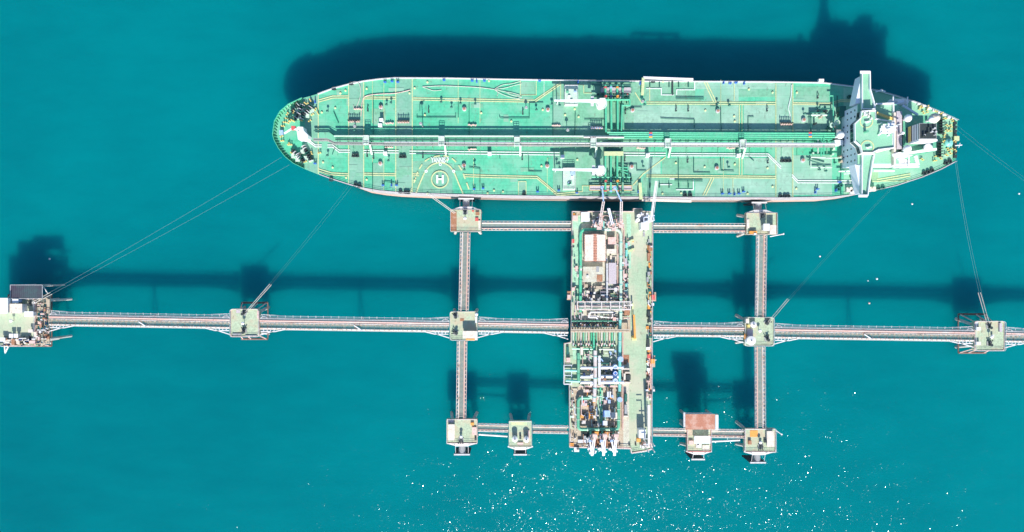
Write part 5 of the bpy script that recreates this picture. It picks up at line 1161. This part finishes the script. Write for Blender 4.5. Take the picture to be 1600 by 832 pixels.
# meter skid with three white runs and blue valves
t = thing('meter_skid', 'white horizontal meter pipes with blue valves in the middle of the platform', 'pipework', J(935, 585))
for y in (575, 589, 598):
    MB().tube([J(907, y, 1.6), J(926, y, 1.6)], .62, 12).build('meter_run', 'wclean', t, smooth=True)
    MB().tube([J(939, y-.5, 1.6), J(975 if y != 589 else 966, y-.5, 1.6)], .72, 12).build('meter_run', 'wclean', t, smooth=True)
for y in (575, 589):
    c = J(922, y, 1.6); pts = [c+Vector((2.2*sin(a), 1.6*cos(a)-1.5, .3)) for a in [pi*k/8 for k in range(9)]]; MB().tube(pts, .5, 10).build('return_bend', 'wclean', t, smooth=True)
for y in (573, 583, 594):
    a = J(961, y, 2.2); v_ = MB().cyl(a.x, a.y, ZJ+.5, ZJ+3.2, .95, 14).build('valve', 'blue' if y == 583 else 'lblue', t); MB().ring(a.x, a.y, ZJ+3.2, ZJ+3.4, .7, .2, 16).build('handwheel', 'wclean', v_)
for k in range(16):
    a = J(random.choice((912, 918, 944, 951, 956)), random.choice((569, 577, 583, 592, 601))+random.uniform(-1, 1)); MB().cyl(a.x, a.y, ZJ, ZJ+random.uniform(1.5, 3), random.uniform(.3, .6), 10).build('valve', random.choice(('dark', 'dark', 'rust', 'navy', 'grey')), t)
MB().pbox(905, 603, 966, 605.5, ZJ+.8, ZJ+1.1).build('skid_beam', 'pink', t)
a = J(969, 561, 2); MB().cyl(a.x, a.y, ZJ+.4, ZJ+3.4, 1.1, 14).build('valve', 'lblue', t); a = J(968, 624, 2); MB().cyl(a.x, a.y, ZJ+.4, ZJ+3.2, 1.0, 14).build('valve', 'lblue', t)
# slim manifold pipes
t = thing('pipe_manifold', 'row of slim upright pipes below the tan walkway in the platform middle', 'pipework', J(928, 530))
for k in range(17):
    x = 895.5+k*4.05
    if abs(x-927.5) < 2: continue
    MB().tube([J(x, 519, 1.1), J(x, 536, 1.1), J(x, 541, .5)], .26, 8).build('manifold_pipe', ('pgreen', 'mgreen', 'tan', 'pipew', 'mgreen', 'pgreen', 'pipep', 'green')[k % 8], t, smooth=True)
    a = J(x, 537); MB().cyl(a.x, a.y, ZJ+.3, ZJ+2.0, .38, 8).build('valve', ('roofp', 'dark', 'pink')[k % 3], t)
    a = J(x+1, 508); MB().cyl(a.x, a.y, ZJ, ZJ+2.2, .42, 8).build('valve', ('dark', 'dgreen', 'dark', 'rust', 'roofp')[k % 5], t)
MB().tube([J(894, 545, 1), J(926, 545.5, 1)], .38, 8).build('header', 'green', t); MB().tube([J(936, 546, 1), J(962, 546.5, 1)], .38, 8).build('header', 'pgreen', t)
MB().tube([J(893, 502, 1.3), J(963, 502, 1.3)], .25, 8).build('header', 'green', t); MB().tube([J(893, 511, 1.3), J(963, 511, 1.3)], .25, 8).build('header', 'pgreen', t)
# tan walkway crossing
t = thing('footbridge', 'tan railed footbridge crossing the platform between the pipe rows', 'walkway', J(938, 517))
MB().pbox(892, 514.8, 983, 519.2, ZJ+2.6, ZJ+2.8).build('deck', 'tan', t)
m_ = MB()
for y in (515, 519): a = J(892, y, 2.8); b = J(983, y, 2.8); railing(m_, [(a.x, a.y), (b.x, b.y)], ZJ+2.8, 1.0, 1.5, .1)
m_.build('railing', 'cream', t)
m_ = MB()
for x in (894, 912, 930, 948, 966, 981):
    for y in (515.5, 518.5): a = J(x, y); m_.bar((a.x, a.y, ZJ), (a.x, a.y, ZJ+2.6), .2)
m_.build('posts', 'tan', t)
# pipe rack
t = thing('pipe_rack', 'white steel pipe rack frame across the upper middle of the platform', 'pipe rack', J(943, 478))
m_ = MB()
zr = 4.2
for y in (472, 484): m_.bar(J(902, y, zr), J(985, y, zr), .45, .5)
for x in (902, 914, 924.5, 940, 954, 968, 975, 985): m_.bar(J(x, 472, zr), J(x, 484, zr), .35, .4)
m_.bar(J(975, 478, zr), J(985, 478, zr), .3); m_.build('top_frame', 'pipew', t)
m_ = MB()
for x in (902, 924.5, 954, 985):
    for y in (472, 484): a = J(x, y, zr); m_.bar((a.x, a.y, ZJ), (a.x, a.y, ZJ+zr), .35)
m_.build('columns', 'lgrey', t)
for k, y in enumerate((474.5, 477, 479.5, 481.5)): MB().tube([J(905, y, 2.5), J(972, y, 2.5)], .25, 8).build('rack_pipe', ('pgreen', 'roofp', 'pipew', 'dgreen')[k], t, smooth=True)
# buildings
fit_box('control_building', 'building with a faded red and white ribbed roof near the platform top', 'building', (913, 366, 947, 409), 4.2, 'cream', 'roofw', ridge='y')
fit_box('cabin', 'bright white square cabin at the upper left corner of the platform', 'cabin', (908, 332, 921, 346.5), 4.5, 'white', 'wclean')
fit_box('cabin', 'red and pink roofed hut right of the red and white building', 'hut', (950, 371, 962.5, 382), 2.5, 'pink', 'pink')
fit_box('cabin', 'cream flat roofed hut right of the red and white building', 'hut', (948, 389.5, 963, 396.5), 3.0, 'cream', 'cream')
fit_box('cabin', 'purple grey flat roofed store right of the concrete yard', 'store', (951, 411, 963, 444), 2.2, 'grey', 'roofp')
fit_box('cabin', 'pale flat roofed building over the concrete yard on the platform', 'building', (911, 417, 943, 441), 2.0, 'conc', 'conc')
clutter('dark hatch and rust patch on the pale roof over the concrete yard', [(934, 421, 4.5, 9, .25, 'grey'), (937, 435, 9, 11, .1, 'rust'), (918, 432, 3, 3, .5, 'white')], z=ZJ+2.0, name='roof_hatch')
fit_box('cabin', 'orange topped box right of the pipe rack', 'box', (975.5, 485, 984, 493), 2.0, 'rust', 'rust')
fit_box('cabin', 'pale cabin at the lower right of the lower equipment yard', 'cabin', (955, 645, 964.5, 655), 2.5, 'white', 'cream')
fit_box('cabin', 'blue and white skid cabin in the lower equipment yard', 'cabin', (942, 642, 953.5, 652), 2.6, 'lblue', 'lblue')
fit_box('cabin', 'small white box hut just above the lower green pipe loop', 'hut', (941, 658, 949, 665), 1.8, 'white', 'wclean')
clutter('orange and pink boxes left of centre in the lower yard', [(923.5, 649, 6, 11, 1.2, 'orange'), (917, 650, 5, 12, .6, 'grey'), (912, 660, 6, 5, 1.2, 'white')])
clutter('pink framed pump set inside the left bend of the green loop', [(913, 630, 9, 9, 1.6, 'roofp'), (911, 628, 3, 3, 2.2, 'red'), (916, 632, 3, 3, 2.1, 'pink'), (922, 621, 6, 5, 2, 'pgreen')])
clutter('white upright filter tanks in the lower yard', [(950, 617, 2, 9, 3, 'wclean'), (953.5, 617, 2, 9, 3, 'wclean'), (957, 620, 3, 4, 2.5, 'lblue'), (946, 628, 4, 5, 2, 'pink'), (952, 628, 4, 5, 2.2, 'lblue')])
clutter('pumps and cabinets between the concrete yard and the pipe rack', [(916, 447, 5, 5, 1.5, 'tan'), (922, 452, 4, 6, 2.5, 'dark'), (936, 450, 10, 5, 2.0, 'tan'), (929, 458, 3, 3, 2.4, 'white'), (924, 468, 4, 4, 2, 'white'), (935, 470, 9, 2.5, 1.8, 'tan'), (944, 461, 9, 3, 1.8, 'lgrey'), (957, 461, 6, 4, 2.4, 'yel'), (962, 453, 4, 6, 2.5, 'white'), (912, 460, 3, 12, .8, 'pink'), (918, 463, 10, 2, .8, 'pipep')])
clutter('small valves beside the left green pipe above the pipe rack', [(913, 440, 2, 30, .7, 'pink'), (901, 420, 4, 8, .8, 'pink'), (917, 421, 9, 2, 1, 'tan'), (896, 452, 5, 5, 1.5, 'pink'), (894, 470, 3, 5, .8, 'dgreen')])
clutter('red box on the left edge near the top of the platform', [(895.5, 377, 4, 6, 1.2, 'red'), (895, 371, 4, 5, 1.6, 'dgreen'), (895, 386, 5, 2, .4, 'dark'), (894, 396, 2, 9, .9, 'dark')])
clutter('pink meter gear on the left outrigger deck of the platform', [(888, 563, 6, 7, 1.5, 'pink'), (887, 548, 4, 12, 1.2, 'dgreen'), (893, 565, 5, 16, .2, 'jet'), (909, 549, 4, 12, 2.5, 'cream')])
clutter('teal striped cabinets right of the large upper pipe', [(979, 384, 3, 8, 2, 'teal'), (979, 396, 3, 10, 2, 'teal'), (978, 410, 3, 12, 1.6, 'roofp'), (977, 431, 5, 6, 1.4, 'pink'), (979, 446, 4, 5, 1.6, 'teal'), (978, 455, 5, 3, 1.4, 'pgreen')])
clutter('stack of dark louvred coolers right of the blue valves', [(981, 583, 8, 2, 2.6, 'cream'), (979, 577, 9, 2, 2.6, 'cream'), (976, 589, 3, 10, 2.4, 'cream'), (982, 590, 7, 8, 2.2, 'dark'), (981, 598, 9, 2, 2.2, 'cream'), (976, 566, 7, 8, .3, 'rust')])
clutter('dark cabinet strip right of the lower yard', [(978, 640, 4, 14, 2.4, 'grey'), (978, 622, 4, 12, 2.0, 'dgreen'), (978, 651, 7, 2, 1.2, 'cream')])
clutter('rusty gear along the right edge of the platform above the middle', [(1015, 389, 3, 10, 1.6, 'rust'), (1014, 402, 4, 13, 1.4, 'rust'), (1014, 428, 4, 6, 1.6, 'grey'), (1012, 437, 3, 8, 1.4, 'grey'), (1015, 415, 3, 8, .4, 'orange')])
clutter('rusty and dark gear along the right edge of the platform below the middle', [(1014, 480, 4, 8, .7, 'orange'), (1014, 490, 4, 8, 1.2, 'dark'), (1015, 500, 3, 8, 1.4, 'dark'), (1013, 536, 4, 12, 1.3, 'dark'), (1014, 548, 4, 5, .8, 'orange'), (1014, 557, 5, 6, .9, 'red'), (1013, 578, 4, 5, 1, 'wclean'), (1013, 592, 4, 6, 1.4, 'dark'), (1014, 603, 4, 12, .5, 'tan')])
clutter('red box on the right outrigger halfway up the platform', [(1021, 465, 5, 8, 1.2, 'red'), (1020, 476, 4, 4, .6, 'white')])
clutter('pink box on the left outrigger halfway up the platform', [(889, 464, 5, 6, 1.2, 'pink'), (889, 457, 5, 3, .8, 'rust')])
clutter('orange box with a white bracket on the lower right outrigger', [(1020, 565, 6, 7, 1.3, 'orange'), (1024, 563, 3, 1, .8, 'wclean')])
clutter('hoses and rust bins at the upper left corner of the platform', [(899, 341, 8, 8, .8, 'pink'), (904, 334, 7, 6, .7, 'tan'), (897, 336, 4, 4, .5, 'orange')])
clutter('white cart at the lower left corner of the platform', [(901, 703, 8, 7, .8, 'white'), (903, 701, 4, 4, 1.2, 'dark'), (893, 695, 7, 4, .6, 'orange'), (911, 690, 16, 5, 1.0, 'lgrey'), (911, 696, 18, 3, .6, 'tan')])
clutter('rust coloured bins between the lower loading arms', [(932, 678, 9, 6, 1.2, 'orange'), (948, 678, 9, 6, 1.2, 'orange'), (914, 680, 12, 8, .5, 'dark')])
rope('water_hose', 'loose white cable curling along the left edge of the upper platform', 'hose', arc([(899, 470), (899, 488), (896, 478), (898, 460)]), .3, .12, 'lgrey', base=ZJ)
for (x, y, lb) in ((985, 377, 'upper yellow flag shaped stand on the pale deck lane'), (986, 391, 'lower yellow stand on the pale deck lane')):
    a = J(x, y); t = thing('yellow_stand', lb, 'stand', a, 'yellow stands on the loading platform')
    MB().bar((a.x-1.2, a.y-.6, ZJ+.9), (a.x+1.2, a.y+.4, ZJ+.9), .8, .3).build('plate', 'yel', t)
    MB().cyl(a.x, a.y, ZJ, ZJ+.8, .15, 8).build('post', 'ywarm', t); MB().box(a.x+.6, a.y-.4, ZJ, a.x+1.3, a.y+.5, ZJ+.7).build('hose_box', 'orange' if y < 380 else 'pink', t)
# orange crane
a = J(990, 528); t = thing('yard_crane', 'orange and yellow folded deck crane on the platform lane', 'crane', a)
MB().lathe(a.x, a.y, [(1.0, ZJ), (.6, ZJ+.6), (.5, ZJ+2.6)], 12).build('pedestal', 'ywarm', t)
MB().bar((a.x, a.y, ZJ+3.0), (J(990.5, 492, 3.4)), .75, .8).build('boom', 'orange', t)
MB().bar(J(988.5, 492, 2), J(988.5, 474, 2), .6, .6).build('jib', 'yel', t)
MB().box(a.x-1.0, a.y-1.0, ZJ+.9, a.x+.9, a.y+.2, ZJ+2.0).build('cab', 'yel', t)
# loading arms
def arm(label, base, elbow, tip, mk_in, mk_out, up=False):
    a = J(*base); t = thing('marine_loader', label, 'loading arm', a, 'marine loading arms')
    MB().cyl(a.x, a.y, ZJ, ZJ+7, .5, 12).build('riser', 'white', t, smooth=True)
    MB().ring(a.x, a.y, ZJ+3.2, ZJ+3.4, 1.3, .5, 12).build('service_ring', 'pink', t)
    e = J(*elbow); tp = P(*tip)
    for dx in (-.35, .35): MB().tube([(a.x+dx, a.y, ZJ+7), (e.x+dx, e.y, e.z)], .2, 8).build('inboard_arm', mk_in, t, smooth=True)
    m_ = MB()
    for k in range(8):
        q = Vector((a.x, a.y, ZJ+7)).lerp(e, (k+.5)/8); m_.bar((q.x-.5, q.y, q.z), (q.x+.5, q.y, q.z), .14, .2)
    m_.build('arm_ties', 'pink', t)
    MB().tube([e, tp], .28, 10).build('outboard_arm', mk_out, t, smooth=True)
    MB().tube([tp, tp-Vector((0, 0, 1.4))], .6, 10).build('coupler', 'lblue', t)
    back = Vector((a.x, a.y, ZJ+7))+(Vector((a.x, a.y, ZJ+7))-e).normalized()*2.2
    MB().tube([(a.x, a.y, ZJ+7), back], .35, 8).box(back.x-.9, back.y-.6, back.z-.8, back.x+.9, back.y+.6, back.z+.8).build('counterweight', 'pink', t)
    for k in range(8):
        q = Vector((a.x+random.uniform(-1.6, 1.6), a.y+random.uniform(-1.6, 1.6), ZJ)); MB().cyl(q.x, q.y, ZJ, ZJ+random.uniform(1, 4), random.uniform(.15, .3), 8).build('hydraulic_post', random.choice(('white', 'lav', 'pink', 'roofp')), t)
    return t
arm('left loading arm reaching over to the tanker manifold', (934, 350), (943, 315, 9), (941, 293, 22), 'pipew', 'lblue')
arm('right loading arm reaching over to the tanker manifold', (966, 347), (971, 315, 9), (961, 293, 22), 'pipew', 'lblue')
arm('middle stowed loading arm at the platform top between the two reaching arms', (953, 352), (951, 326, 8), (955, 340, 16), 'lav', 'white')
arm('left of the three stowed loading arms at the platform bottom', (925, 681), (925, 712, 4), (922, 690, 20), 'lav', 'wclean')
arm('middle of the three stowed loading arms at the platform bottom', (941, 681), (943, 712, 4), (940, 690, 20), 'lav', 'wclean')
arm('right of the three stowed loading arms at the platform bottom', (958, 681), (960, 712, 4), (956, 690, 20), 'lav', 'wclean')
for k, x in enumerate((925, 941, 958)):
    t = thing('arm_platform', ('left', 'middle', 'right')[k]+' white spiky service platform hanging below the lower loading arms', 'platform', J(x, 705), 'service platforms under the loading arms')
    m_ = MB().bar(J(x-7, 702, 1), J(x+7, 706, 1), .6).bar(J(x, 698, 1), J(x+2, 711, 1), .5).bar(J(x-5, 700, 2), J(x+2, 708, 2), .35); m_.build('frame', 'wclean', t)
    for q in range(5): a = J(x+random.uniform(-4, 5), 699+random.uniform(0, 7)); MB().box(a.x-.4, a.y-.4, ZJ+.5, a.x+.4, a.y+.4, ZJ+2.5).build('junction_box', random.choice(('wclean', 'lav', 'pink')), t)
# drop pipes from the header to the arms
for k, (x, y0, y1) in enumerate(((943, 346, 357), (961, 344, 357), (923, 673, 681), (941, 673, 681), (958, 673, 681))):
    tag(MB().tube([J(x, y0, 1.6), J(x, y1, 1.6)], .4, 10).build('feed_pipe', 'teal' if k < 2 else 'green', None, origin=J(x, y0)), ('left teal feed pipe joining the upper arms to the big curved pipe', 'right teal feed pipe joining the upper arms to the big curved pipe', 'left feed pipe between the lower green loop and the arms', 'middle feed pipe between the lower green loop and the arms', 'right feed pipe between the lower green loop and the arms')[k], 'pipe', 'feed pipes of the loading arms')
# gangway towers
t = thing('gangway_tower', 'gangway tower at the upper right of the platform with its white boom over the ship', 'gangway', J(1007, 345))
MB().pbox(1001.5, 348, 1014, 359, ZJ, ZJ+5).build('cab', 'wclean', t)
MB().pbox(999, 334, 1012, 347, ZJ, ZJ+3).build('machinery_deck', 'grey', t)
for x, y in ((998.5, 337.5), (997, 344)): a = J(x, y, 3.4); MB().cyl(a.x, a.y, ZJ, ZJ+3.4, .75, 14).build('oil_tank', 'wclean', t)
m_ = MB()
for x, y in ((1006, 340), (1014, 340), (1006, 347), (1014, 347)): a = J(x, y); m_.bar((a.x, a.y, ZJ), (a.x, a.y, ZJ+10), .4)
for zz in (4, 7, 10): m_.bar(J(1006, 340, zz), J(1014, 340, zz), .25).bar(J(1006, 347, zz), J(1014, 347, zz), .25).bar(J(1006, 340, zz), J(1006, 347, zz), .25).bar(J(1014, 340, zz), J(1014, 347, zz), .25)
m_.build('tower_frame', 'lav', t)
a = J(1017, 342, 8); MB().ring(a.x, a.y, ZJ+7.6, ZJ+8, 1.1, .5, 16).build('slewing_ring', 'wclean', t)
p0 = P(1018, 344, 21); p1 = P(1026, 283, 24); d = (p1-p0).normalized(); nn = Vector((-d.y, d.x, 0)).normalized()*.65
nn *= .8; m_ = MB().bar(p0+nn, p1+nn, .16, .4).bar(p0-nn, p1-nn, .16, .4).bar(p0-Vector((0, 0, .3)), p1-Vector((0, 0, .3)), .45, .1); m_.build('gangway_boom', 'white', t)
MB().pbox(1005, 362, 1008, 370, ZJ, ZJ+.8).build('hose_reel', 'grey', t); 
for k in range(6): a = J(random.uniform(1003, 1016), random.uniform(332, 347), 5); MB().box(a.x-.5, a.y-.5, ZJ, a.x+.5, a.y+.5, ZJ+random.uniform(2, 6)).build('hydraulic_box', random.choice(('pink', 'white', 'lav', 'tan')), t)
t = thing('gangway_tower', 'stowed gangway tower at the lower right corner of the platform', 'gangway', J(1008, 685))
MB().pbox(998.5, 672, 1009, 685, ZJ, ZJ+4).build('cab', 'wclean', t)
MB().bar(P(1014, 694, 17), P(1013.5, 633, 19), .95, .7).build('gangway_boom', 'lgrey', t)
m_ = MB()
for x, y in ((1005, 686), (1014, 686), (1005, 695), (1014, 695)): a = J(x, y); m_.bar((a.x, a.y, ZJ), (a.x, a.y, ZJ+11), .35)
for zz in (4, 7, 11): m_.bar(J(1005, 686, zz), J(1014, 686, zz), .25).bar(J(1005, 695, zz), J(1014, 695, zz), .25)
m_.build('tower_frame', 'white', t)
MB().pbox(995, 686, 1001, 691, ZJ, ZJ+1.2).build('orange_case', 'orange', t)
MB().pbox(1006, 697, 1020, 700, ZJ+2, ZJ+2.4).build('foot_frame', 'pipew', t)
for k in range(7): a = J(random.uniform(1002, 1017), random.uniform(687, 699), 2); MB().box(a.x-.5, a.y-.5, ZJ, a.x+.5, a.y+.5, ZJ+random.uniform(1, 3)).build('hydraulic_box', random.choice(('pink', 'white', 'lav')), t)
t = thing('pipe_support_frame', 'white tubular frame round the two short teal pipes left of the platform', 'frame', J(885, 587))
m_ = MB()
for y in (571, 587, 601): m_.bar(J(881, y, .6), J(894, y, .6), .2)
for x in (881, 893): m_.bar(J(x, 571, .6), J(x, 601, .6), .2)
m_.build('frame_bars', 'lav', t)
t = thing('mooring_bollard', 'white ladder and bollards on the empty lower right of the platform', 'bollard', J(975, 692))
for x in (968, 983, 993): a = J(x, 695); MB().cyl(a.x, a.y, ZJ, ZJ+.8, .35, 8).build('post', 'dark', t)
MB().bar(J(966, 699, 1), J(986, 700, 1), .15).build('hand_rail', 'pink', t)
for x, y, lb in ((905, 416, 'thin lamp post by the left green pipe of the platform'), (982, 470, 'thin lamp post at the right end of the pipe rack'), (1016, 600, 'thin lamp post at the right edge of the lower platform'), (893, 640, 'thin lamp post at the left edge of the lower platform')):
    lamp(x, y, lb, 7)

# ------------------------------------------------------------ mooring lines
def line(label, A, zA, B, zB, r=.03, sag=1.6, thick=None, mk='ropec'):
    a = P(*A, zA); b = P(*B, zB); n_ = 14; pts = []
    for k in range(n_+1):
        t = k/n_; q = a.lerp(b, t); q.z -= 4*sag*t*(1-t); pts.append(q)
    t = thing('mooring_line', label, 'mooring line', a, 'mooring lines of the tanker')
    MB().tube(pts, r, 6).build('rope', mk, t)
    if thick:
        q = b.lerp(a, thick); q.z = b.z-4*sag*thick*(1-thick)+(a.z-b.z)*thick*0; MB().tube([b+Vector((0, 0, .05)), q+Vector((0, 0, .05))],  .11, 6).build('rope_tail', 'rope', t)
line('upper of the two long bow lines to the far left platform', (440, 246), D+1.2, (50, 473), ZJ+.9, thick=.07)
line('lower of the two long bow lines to the far left platform', (452, 258), D+1.2, (52, 475), ZJ+.9, thick=.07)
line('left of the two close bow lines to the left walkway dolphin', (545, 291), D+1, (384, 487), ZJ+.9, thick=.22, r=.013)
line('right of the two close bow lines to the left walkway dolphin', (550, 292), D+1, (386, 488), ZJ+.9, thick=.22, r=.013)
line('upper of the two stern lines leaving the photo at the right', (1495, 196), D+1, (1760, 392), 8, r=.013)
line('lower of the two stern lines leaving the photo at the right', (1495, 203), D+1, (1765, 398), 8, r=.013)
line('left of the two lines from the stern corner to the far right dolphin', (1492, 250), D+1, (1542, 506), ZJ+.9, thick=.19, r=.03)
line('right of the two lines from the stern corner to the far right dolphin', (1494, 248), D+1, (1546, 506), ZJ+.9, thick=.19, r=.03)
line('left of the two lines from the right crossing dolphin to the ship', (1395, 291), D+1, (1200, 503), ZJ+.9, thick=.17, r=.013)
line('right of the two lines from the right crossing dolphin to the ship', (1399, 290), D+1, (1202, 505), ZJ+.9, thick=.17, r=.013)
line('upper short line from the left upper breasting dolphin to the hull', (672, 304), D+.6, (712, 333), ZJ+.9, sag=.2, r=.12, mk='rope')
line('lower short line from the left upper breasting dolphin to the hull', (668, 304), D+.6, (710, 334), ZJ+.9, sag=.2, r=.12, mk='rope')
# small floats on the water
for x, y, s_, mk, lb in ((1425, 319, .35, 'wclean', 'small white float on the water right of the tanker bridge wing'), (1592, 303, .35, 'wclean', 'small white float near the right edge under the stern lines'), (1370, 436, .4, 'wclean', 'larger white float of the close pair on the right water'), (1356, 439, .25, 'wclean', 'smaller white float of the close pair on the right water'), (1358, 474, .4, 'pink', 'small reddish float on the water above the right walkway'), (78, 405, .38, 'wclean', 'small white float in the shadow of the far left platform'), (1281, 401, .33, 'wclean', 'small white float between the right breasting dolphin and the stern')):
    a = P(x, y, 0); tag(MB().lathe(a.x, a.y, [(s_*.5, -.1), (s_, .05), (s_, .25), (s_*.4, .45)], 10).build('float', mk, None, origin=a), lb, 'float', 'small floats on the sea')

# ------------------------------------------------------------ dense small pipework on the platform and the tanker's bow
def dense(label, region, nv, np_, nc, pal, seed, hmax=2.2, name='small_pipework', z=ZJ, vertical=.5):
    rnd = random.Random(seed); x0, y0, x1, y1 = region; c = P((x0+x1)/2, (y0+y1)/2, z)
    t = thing(name, label, 'pipework', c, 'small pipework on the loading platform')
    for k in range(np_):
        x, y = rnd.uniform(x0, x1), rnd.uniform(y0, y1); L_ = rnd.uniform(4, 16)
        if rnd.random() < vertical: l = [(x, y), (x, min(y1, y+L_))]
        else: l = [(x, y), (min(x1, x+L_), y)]
        if rnd.random() < .4: l.append((min(x1, l[-1][0]+rnd.uniform(1, 5)), min(y1, l[-1][1]+rnd.uniform(1, 4))))
        if (l[1][0]-l[0][0])+(l[1][1]-l[0][1]) < 1: continue
        h = rnd.uniform(.3, hmax); MB().tube([P(a, b, z+h) for a, b in l], rnd.choice((.1, .14, .2, .28)), 6).build('pipe', rnd.choice(pal), t)
    for k in range(nv):
        a = P(rnd.uniform(x0, x1), rnd.uniform(y0, y1), z); h = rnd.uniform(.8, hmax)
        MB().cyl(a.x, a.y, z, z+h, rnd.uniform(.14, .34), 8).build('valve', rnd.choice(pal), t)
    for k in range(nc):
        a = P(rnd.uniform(x0, x1), rnd.uniform(y0, y1), z); h = rnd.uniform(.5, hmax); u, v = rnd.uniform(.25, .8), rnd.uniform(.25, .8)
        MB().box(a.x-u, a.y-v, z, a.x+u, a.y+v, z+h).build('cabinet', rnd.choice(pal), t)
pa = ['pipew', 'pink', 'dark', 'roofp', 'pgreen', 'white', 'grey', 'cream', 'navy', 'dgreen']
dense('tangle of small pipes and valves between the concrete yard and the pipe rack', (909, 446, 966, 471), 34, 26, 14, pa, 1)
dense('small pipes and valves under the white pipe rack', (904, 472, 984, 500), 30, 34, 6, pa+['pipep'], 2, 2.0, vertical=.15)
dense('dark valves and gauges in the row above the tan footbridge', (894, 503, 964, 512), 40, 8, 4, ['dark', 'navy', 'dgreen', 'roofp', 'pipew', 'pgreen'], 3)
dense('small valves between the white meter pipes', (908, 548, 962, 604), 40, 26, 8, pa+['dark', 'lblue', 'dgreen'], 4)
dense('small pipes and pumps inside the lower green pipe loop', (907, 608, 963, 667), 34, 34, 16, pa+['lblue', 'orange', 'dgreen', 'lgrey'], 5)
dense('small fittings between the upper loading arms and the big curved pipe', (922, 336, 972, 356), 36, 18, 8, ['pink', 'pipep', 'white', 'lav', 'roofp', 'lgrey', 'dark'], 6, 3)
dense('small fittings round the feet of the lower loading arms', (908, 674, 966, 698), 26, 18, 8, pa+['lav', 'rust'], 7, 2.5)
dense('thin pipes and trays between the large upper right pipe and the pale deck lane', (972, 372, 982, 468), 34, 26, 12, ['teal', 'pink', 'dark', 'dgreen', 'pipep', 'roofp', 'white'], 8, 1.6, vertical=.85)
dense('thin pipes along the left edge of the upper platform', (896, 400, 912, 500), 16, 18, 4, ['pink', 'pipew', 'dgreen', 'lgrey', 'pipep'], 9, 1.2, vertical=.7)
dense('thin pipes on the concrete yard and beside the huts', (946, 368, 966, 470), 14, 18, 4, ['pipep', 'lgrey', 'dark', 'pgreen', 'cream'], 10, 1.4, vertical=.8)
dense('rusty bits and cables along the right edge of the upper platform', (1010, 372, 1017, 530), 26, 14, 12, ['dark', 'grey', 'rust', 'lgrey', 'orange', 'dgreen'], 11, 1.0, vertical=.9)
dense('rusty bits and cables along the right edge of the lower platform', (1010, 532, 1016, 632), 22, 10, 10, ['dark', 'rust', 'orange', 'wclean', 'pink', 'dark'], 12, 1.0, vertical=.9)
dense('small pipes left of the lower green loop', (891, 606, 902, 690), 12, 14, 3, ['pipew', 'dark', 'cream', 'lgrey', 'pgreen'], 13, 1.0, vertical=.8)
dense('pipes and valves in the rusty bay at the end of the far left platform', (56, 468, 76, 536), 26, 16, 10, ['pink', 'tan', 'dark', 'white', 'rust', 'navy'], 14, 1.6, vertical=.5)
dense('machinery clutter on the lower strip of the far left platform', (2, 527, 54, 540), 24, 14, 12, ['pink', 'tan', 'dark', 'white', 'rust', 'navy', 'cream'], 15, 1.5, vertical=.2)
